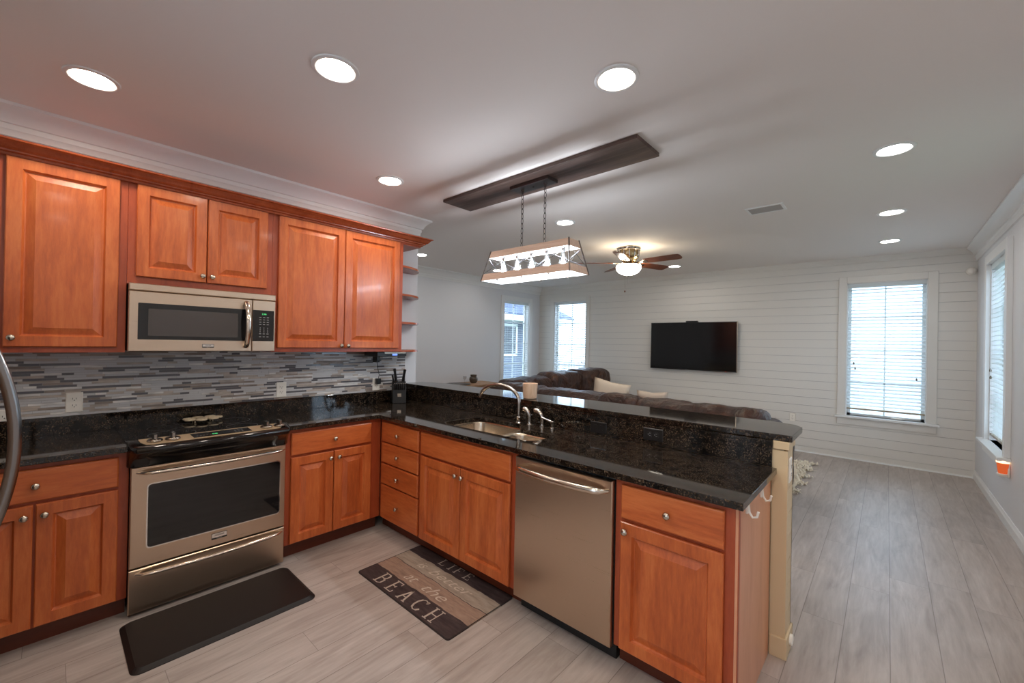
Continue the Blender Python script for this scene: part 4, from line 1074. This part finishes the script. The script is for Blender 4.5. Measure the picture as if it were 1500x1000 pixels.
M().lathe([(.150, -.226), (.156, -.245), (.150, -.275), (.125, -.31), (.08, -.335), (.03, -.348), (.001, -.350)], n=32).build('glass_bowl', fan_em, fn, smooth=60)
M().lathe([(.012, -.345), (.016, -.352), (.008, -.362), (.001, -.364)], n=16).build('finial', nickel, fn, smooth=50)
for x, l in ((-.02, .18), (.01, .13)):
    m = M(); m.cyl((x, -.05, -.33), (x, -.05, -.33-l), .0012, n=6); m.build('pull_chain', knob_m, fn)
M().lathe([(.004, -.545), (.009, -.556), (.006, -.57), (.001, -.572)], (-.02, -.05, 0), 12).build('pull_knob', wood_fan, fn)
fl_ = bpy.data.lights.new('fan_upper', 'POINT'); fl_.energy = FAN*.035; fl_.color = (1, .84, .58); fl_.shadow_soft_size = .02
for a in (20, 140, 260):
    lo = bpy.data.objects.new('fan_glow', fl_); COL.objects.link(lo); lo.parent = fn; lo.location = (.165*math.cos(math.radians(a)), .165*math.sin(math.radians(a)), -.20)

# ================================================================ FAR WALL
tv = thing('television', 'wide black flat-screen television mounted on the white shiplap wall', 'television', (1.137, YT, 1.502))
hw, hh = .704, .405
M().box(-.18, .18, -.045, 0, -.15, .15).build('wall_mount', black_mt, tv)
m = M(); m.box(-hw, hw, -.085, -.045, -hh, hh); m.build('casing', black_pl, tv, bevel=.004)
M().box(-hw+.012, hw-.012, -.0858, -.085, -hh+.018, hh-.012).build('screen', mat('tv_screen', (.004, .004, .0045, 1), .12, spec=.5), tv)
m = M(); m.box(-hw-.002, -hw+.004, -.0870, -.05, -hh, hh).box(hw-.004, hw+.002, -.087, -.05, -hh, hh); m.build('side_trim', knob_m, tv)
m = M(); text_mesh(m, 'SAMSUNG', .014, lambda x, y, h: (x-.06, -.0862-h, -hh+.004+y), 0); m.build('logo', grey_mark, tv)
M().box(hw-.165, hw-.158, -.0862, -.085, -hh+.004, -hh+.009).build('standby_light', mat('red_led', (.2, 0, 0, 1), .4, emis=(1, .05, .02), es=1.5), tv)
o = M().box(-.095, .095, -.03, .03, 0, .022).build('television_camera', black_pl, bevel=.006); o.location = (1.14, YT-.065, 1.9075); tag(o, 'small black sensor bar sitting on top of the television', 'camera')
sc_ = thing('security_sensor', 'small round white motion sensor high in the right far corner', 'sensor', (XR-.055, YT-.0, 2.458))
M().lathe([(.045, 0), (.045, -.02), (.040, -.028)], axis='y', n=24).build('base', plate_w, sc_, smooth=40)
M().lathe([(.036, -.026), (.038, -.055), (.028, -.07), (.002, -.075)], axis='y', n=24).build('dome', plate_w, sc_, smooth=50)

# wax warmer plugged in the right wall below the window
wx = thing('wax_warmer', 'small glowing orange wicker-look wax warmer plugged in low on the right wall', 'wax warmer', (XR-.042, 5.47, .465)); wx.scale = (.62, .62, .95)
M().lathe([(.040, 0), (.046, .012), (.058, .085), (.06, .095)], n=28).build('shade', wax_m, wx, smooth=30)
M().lathe([(.062, .095), (.064, .108), (.058, .118), (.05, .118), (.045, .105)], n=28, capb=False).build('rim', wax_top, wx, smooth=40)
M().lathe([(.035, -.028), (.052, -.018), (.058, -.004), (.050, 0)], n=28).build('dish', plate_w, wx, smooth=40)
M().box(.04, .062, -.03, .03, -.03, .05).build('plug_body', plate_w, wx, bevel=.004)

# ================================================================ SOFA
def puff(m, x0, x1, y0, y1, z0, z1, r, amp=.012, fx=3.0, nseg=(18, 8, 8), seed=0, e=3.0):
    """soft block: superellipsoid-like box with folds"""
    cx, cy_, cz = (x0+x1)/2, (y0+y1)/2, (z0+z1)/2; hx, hy, hz = (x1-x0)/2, (y1-y0)/2, (z1-z0)/2
    nx, ny, nz = nseg; V = {}; vs = []; fs = []
    def vert(i, j, k):
        key = (i, j, k)
        if key in V: return V[key]
        u, v, w_ = 2*i/nx-1, 2*j/ny-1, 2*k/nz-1
        p = Vector((u*hx, v*hy, w_*hz))
        inner = Vector((max(-hx+r, min(hx-r, p.x)), max(-hy+r, min(hy-r, p.y)), max(-hz+r, min(hz-r, p.z))))
        d = p-inner
        if d.length > 1e-6: p = inner+d.normalized()*r
        # bulge
        b = 1+.06*(1-u*u)*(1-v*v)+.05*(1-u*u)*(1-w_*w_)
        p = Vector((p.x, p.y*b, p.z*b))
        q = Vector((p.x*fx+seed, p.y*fx*2+seed*.7, p.z*fx*2.2))
        nrm = d.normalized() if d.length > 1e-6 else Vector((0, 0, 1))
        f = noise.noise(q)*1.0+noise.noise(q*2.3)*.6+abs(noise.noise(Vector((p.x*9+seed, p.z*3, p.y*3))))*.8
        p += nrm*amp*f
        V[key] = len(vs); vs.append((cx+p.x, cy_+p.y, cz+p.z)); return V[key]
    def grid(fn, n1, n2):
        for a in range(n1):
            for b in range(n2): fs.append((fn(a, b), fn(a+1, b), fn(a+1, b+1), fn(a, b+1)))
    grid(lambda a, b: vert(a, b, 0), nx, ny); grid(lambda a, b: vert(a, b, nz), nx, ny)
    grid(lambda a, b: vert(a, 0, b), nx, nz); grid(lambda a, b: vert(a, ny, b), nx, nz)
    grid(lambda a, b: vert(0, a, b), ny, nz); grid(lambda a, b: vert(nx, a, b), ny, nz)
    m.add(vs, fs)
sf = thing('sectional_sofa', 'dark brown leather L-shaped sofa beyond the bar, its back to the kitchen', 'sofa', (0, 4.15, 0))
SX0 = -.62
def part(name, *a, **k):
    m = M(); puff(m, *a, **k); o = m.build(name, leather_m, sf, smooth=80); return o
# near run, back along y=0 (world 4.15) facing +y
part('base', SX0, 2.78, .06, .95, .05, .42, .05, amp=.004, nseg=(24, 8, 5))
part('base', SX0, .30, .9, 2.75, .05, .42, .05, amp=.004, nseg=(8, 18, 5))
part('back_frame', SX0+.05, 2.72, .02, .28, .10, .80, .08, amp=.006, nseg=(40, 5, 8))
part('back_frame', SX0, SX0+.26, .2, 2.75, .10, .80, .08, amp=.006, nseg=(5, 24, 8))
def bcush(x0, x1, y0, y1, z0, z1, seed, n=(26, 12, 12), amp=.02, r=.11): return part('back_cushion', x0, x1, y0, y1, z0, z1, r, amp=amp, nseg=n, seed=seed)
bcush(-.60, .30, .0, .36, .52, .93, 1.3)
bcush(.22, 1.22, -.02, .34, .52, .925, 4.1)
bcush(1.16, 1.66, -.04, .36, .52, .93, 7.7, n=(16, 12, 12), amp=.03)
bcush(1.60, 2.84, -.04, .32, .52, .93, 9.2, n=(30, 12, 12), amp=.022)
bcush(-.66, -.24, .20, 1.15, .52, .97, 12.1, n=(12, 22, 12))
bcush(-.64, -.20, 1.10, 1.95, .52, 1.03, 15.4, n=(12, 22, 12))
bcush(-.64, -.12, 1.88, 2.72, .52, 1.05, 18.0, n=(12, 22, 12))
for i, (a, b) in enumerate(((.35, 1.1), (1.12, 1.85), (1.87, 2.60))): part('seat_cushion', a, b, .36, .98, .40, .56, .06, amp=.01, nseg=(14, 12, 5), seed=i*2.2)
for i, (a, b) in enumerate(((.36, 1.15), (1.17, 1.93), (1.95, 2.70))): part('seat_cushion', -.22, .40, a, b, .40, .56, .06, amp=.01, nseg=(12, 14, 5), seed=i*3.1+1)
part('armrest', 2.66, 2.92, -.06, .98, .05, .66, .11, amp=.012, nseg=(8, 18, 12), seed=3)
part('armrest', 2.62, 2.95, -.08, .40, .50, .84, .12, amp=.02, nseg=(10, 12, 10), seed=6)
def pillow(label, x, y, z, w_, h_, t, rot, m_):
    m = M(); N = 14; vs = []; fs = []
    for s_ in (1, -1):
        o = len(vs)
        for i in range(N+1):
            for j in range(N+1):
                u, v = 2*i/N-1, 2*j/N-1; k = (1-u**4)*(1-v**4)
                pin = 1-.10*(1-abs(u)**1.0)*abs(v)**3-.0; pin2 = 1-.10*(1-abs(v))*abs(u)**3
                vs.append((u*w_/2*pin2, s_*t/2*k**.6, v*h_/2*pin+h_/2))
        for i in range(N):
            for j in range(N): a = o+i*(N+1)+j; fs.append((a, a+1, a+N+2, a+N+1))
    m.add(vs, fs); o = m.build('throw_pillow', m_, smooth=70); o.location = (x, y, z); o.rotation_euler = rot
    bm = bmesh.new(); bm.from_mesh(o.data); bmesh.ops.remove_doubles(bm, verts=bm.verts, dist=.0005); bmesh.ops.recalc_face_normals(bm, faces=bm.faces); bm.to_mesh(o.data); bm.free()
    return tag(o, label, 'pillow')
pillow('cream square pillow standing tilted in the middle of the leather sofa', .82, 5.02, .60, .50, .43, .17, (math.radians(-16), math.radians(12), math.radians(35)), cloth_cream)
pillow('pale patterned pillow half hidden behind the sofa back, right of the cream one', 1.53, 4.86, .57, .36, .40, .15, (math.radians(12), 0, math.radians(10)), cloth_white)

# shag rug: thick strands as real geometry
rng = random.Random(3); m = M()
for i in range(7500):
    x = rng.uniform(.75, 2.96) if i % 2 else rng.uniform(2.4, 2.96); y = rng.uniform(4.96, 6.64)
    if x > 2.96-.09*abs(math.sin(y*9)) or (i % 3 and x < 2.3): continue
    a = rng.uniform(0, 2*PI); l = rng.uniform(.03, .07); h_ = rng.uniform(.015, .04); wd = .008
    dx, dy = math.cos(a), math.sin(a)
    m.add([(x-dy*wd, y+dx*wd, .006), (x+dy*wd, y-dx*wd, .006), (x+dx*l*.6+dy*wd*.8, y+dy*l*.6-dx*wd*.8, h_), (x+dx*l*.6-dy*wd*.8, y+dy*l*.6+dx*wd*.8, h_), (x+dx*l, y+dy*l, h_*.5)], [(0, 1, 2, 3), (3, 2, 4)])
m.box(.75, 2.88, 5.0, 6.60, .001, .012)
tag(m.build('shag_rug', shag_m), 'cream shaggy rug on the plank floor past the end of the half wall', 'rug')

# console table against living wall
ct = thing('console_table', 'light wood console table against the living room wall, behind the bar', 'table', (-1.90, 4.95, 0))
M().box(-.28, .28, -.60, .62, .735, .765).build('table_top', wood_tab, ct, bevel=.003)
M().box(-.25, .25, -.56, .58, .62, .735).build('apron', wood_tab, ct)
for a in (-.25, .20):
    for b in (-.57, .54): M().box(a, a+.05, b, b+.05, 0, .735).build('leg', wood_tab, ct)
o = M().lathe([(.16, 0), (.20, .008), (.205, .018), (.19, .014), (.001, .010)], n=32).build('serving_tray', tray_m, smooth=50); o.location = (-1.86, 4.72, .765); tag(o, 'dark round tray lying on the console table', 'tray')
o = M().lathe([(.045, 0), (.07, .03), (.078, .07), (.068, .105), (.052, .12), (.060, .14), (.066, .148), (.058, .148), (.045, .12)], n=28).build('ceramic_vase', ceramic, smooth=50); o.location = (-1.93, 5.13, .765); tag(o, 'small dark glazed vase on the console table', 'vase')
o = M().lathe([(.02, 0), (.022, .004), (.005, .01), (.005, .05), (.03, .08), (.034, .12), (.030, .12), (.028, .085), (.002, .06)], n=20).build('glass_goblet', glass_mat('goblet_glass', (.93, .94, .95, 1), .15), smooth=50); o.location = (-2.02, 5.0, .765); tag(o, 'clear stemmed glass just left of the dark vase', 'glass')

# ================================================================ FRIDGE (left of frame, only its handle shows)
fg = thing('refrigerator', 'stainless refrigerator of which only the bowed handle shows at the left edge', 'refrigerator', (0, 0, 0))
M().box(1.02, 1.92, YR+.02, -.24, .03, 1.75).build('body', mat('fridge_case', lin((70, 70, 72)), .4), fg)
fd = None
for a, b in ((1.02, 1.468), (1.472, 1.92)):
    M().box(a, b, -.235, -.185, .62, 1.75).build('door', steel, fg, bevel=.006)
M().box(1.02, 1.92, -.235, -.185, .05, .61).build('freezer_drawer', steel, fg, bevel=.006)
def fh(x):
    m = M(); pts = []; N = 26
    for i in range(N+1):
        t = i/N; s_ = math.sin(PI*t); pts.append((x, -.185-.001+.118*s_**.75 if 0 < i < N else -.19, .72+.86*t))
    m.tube(pts, [.016]*(N+1), 14, flat=(.8, 1)); return m.build('handle', steel_f, fg, smooth=60)
fh(1.50)
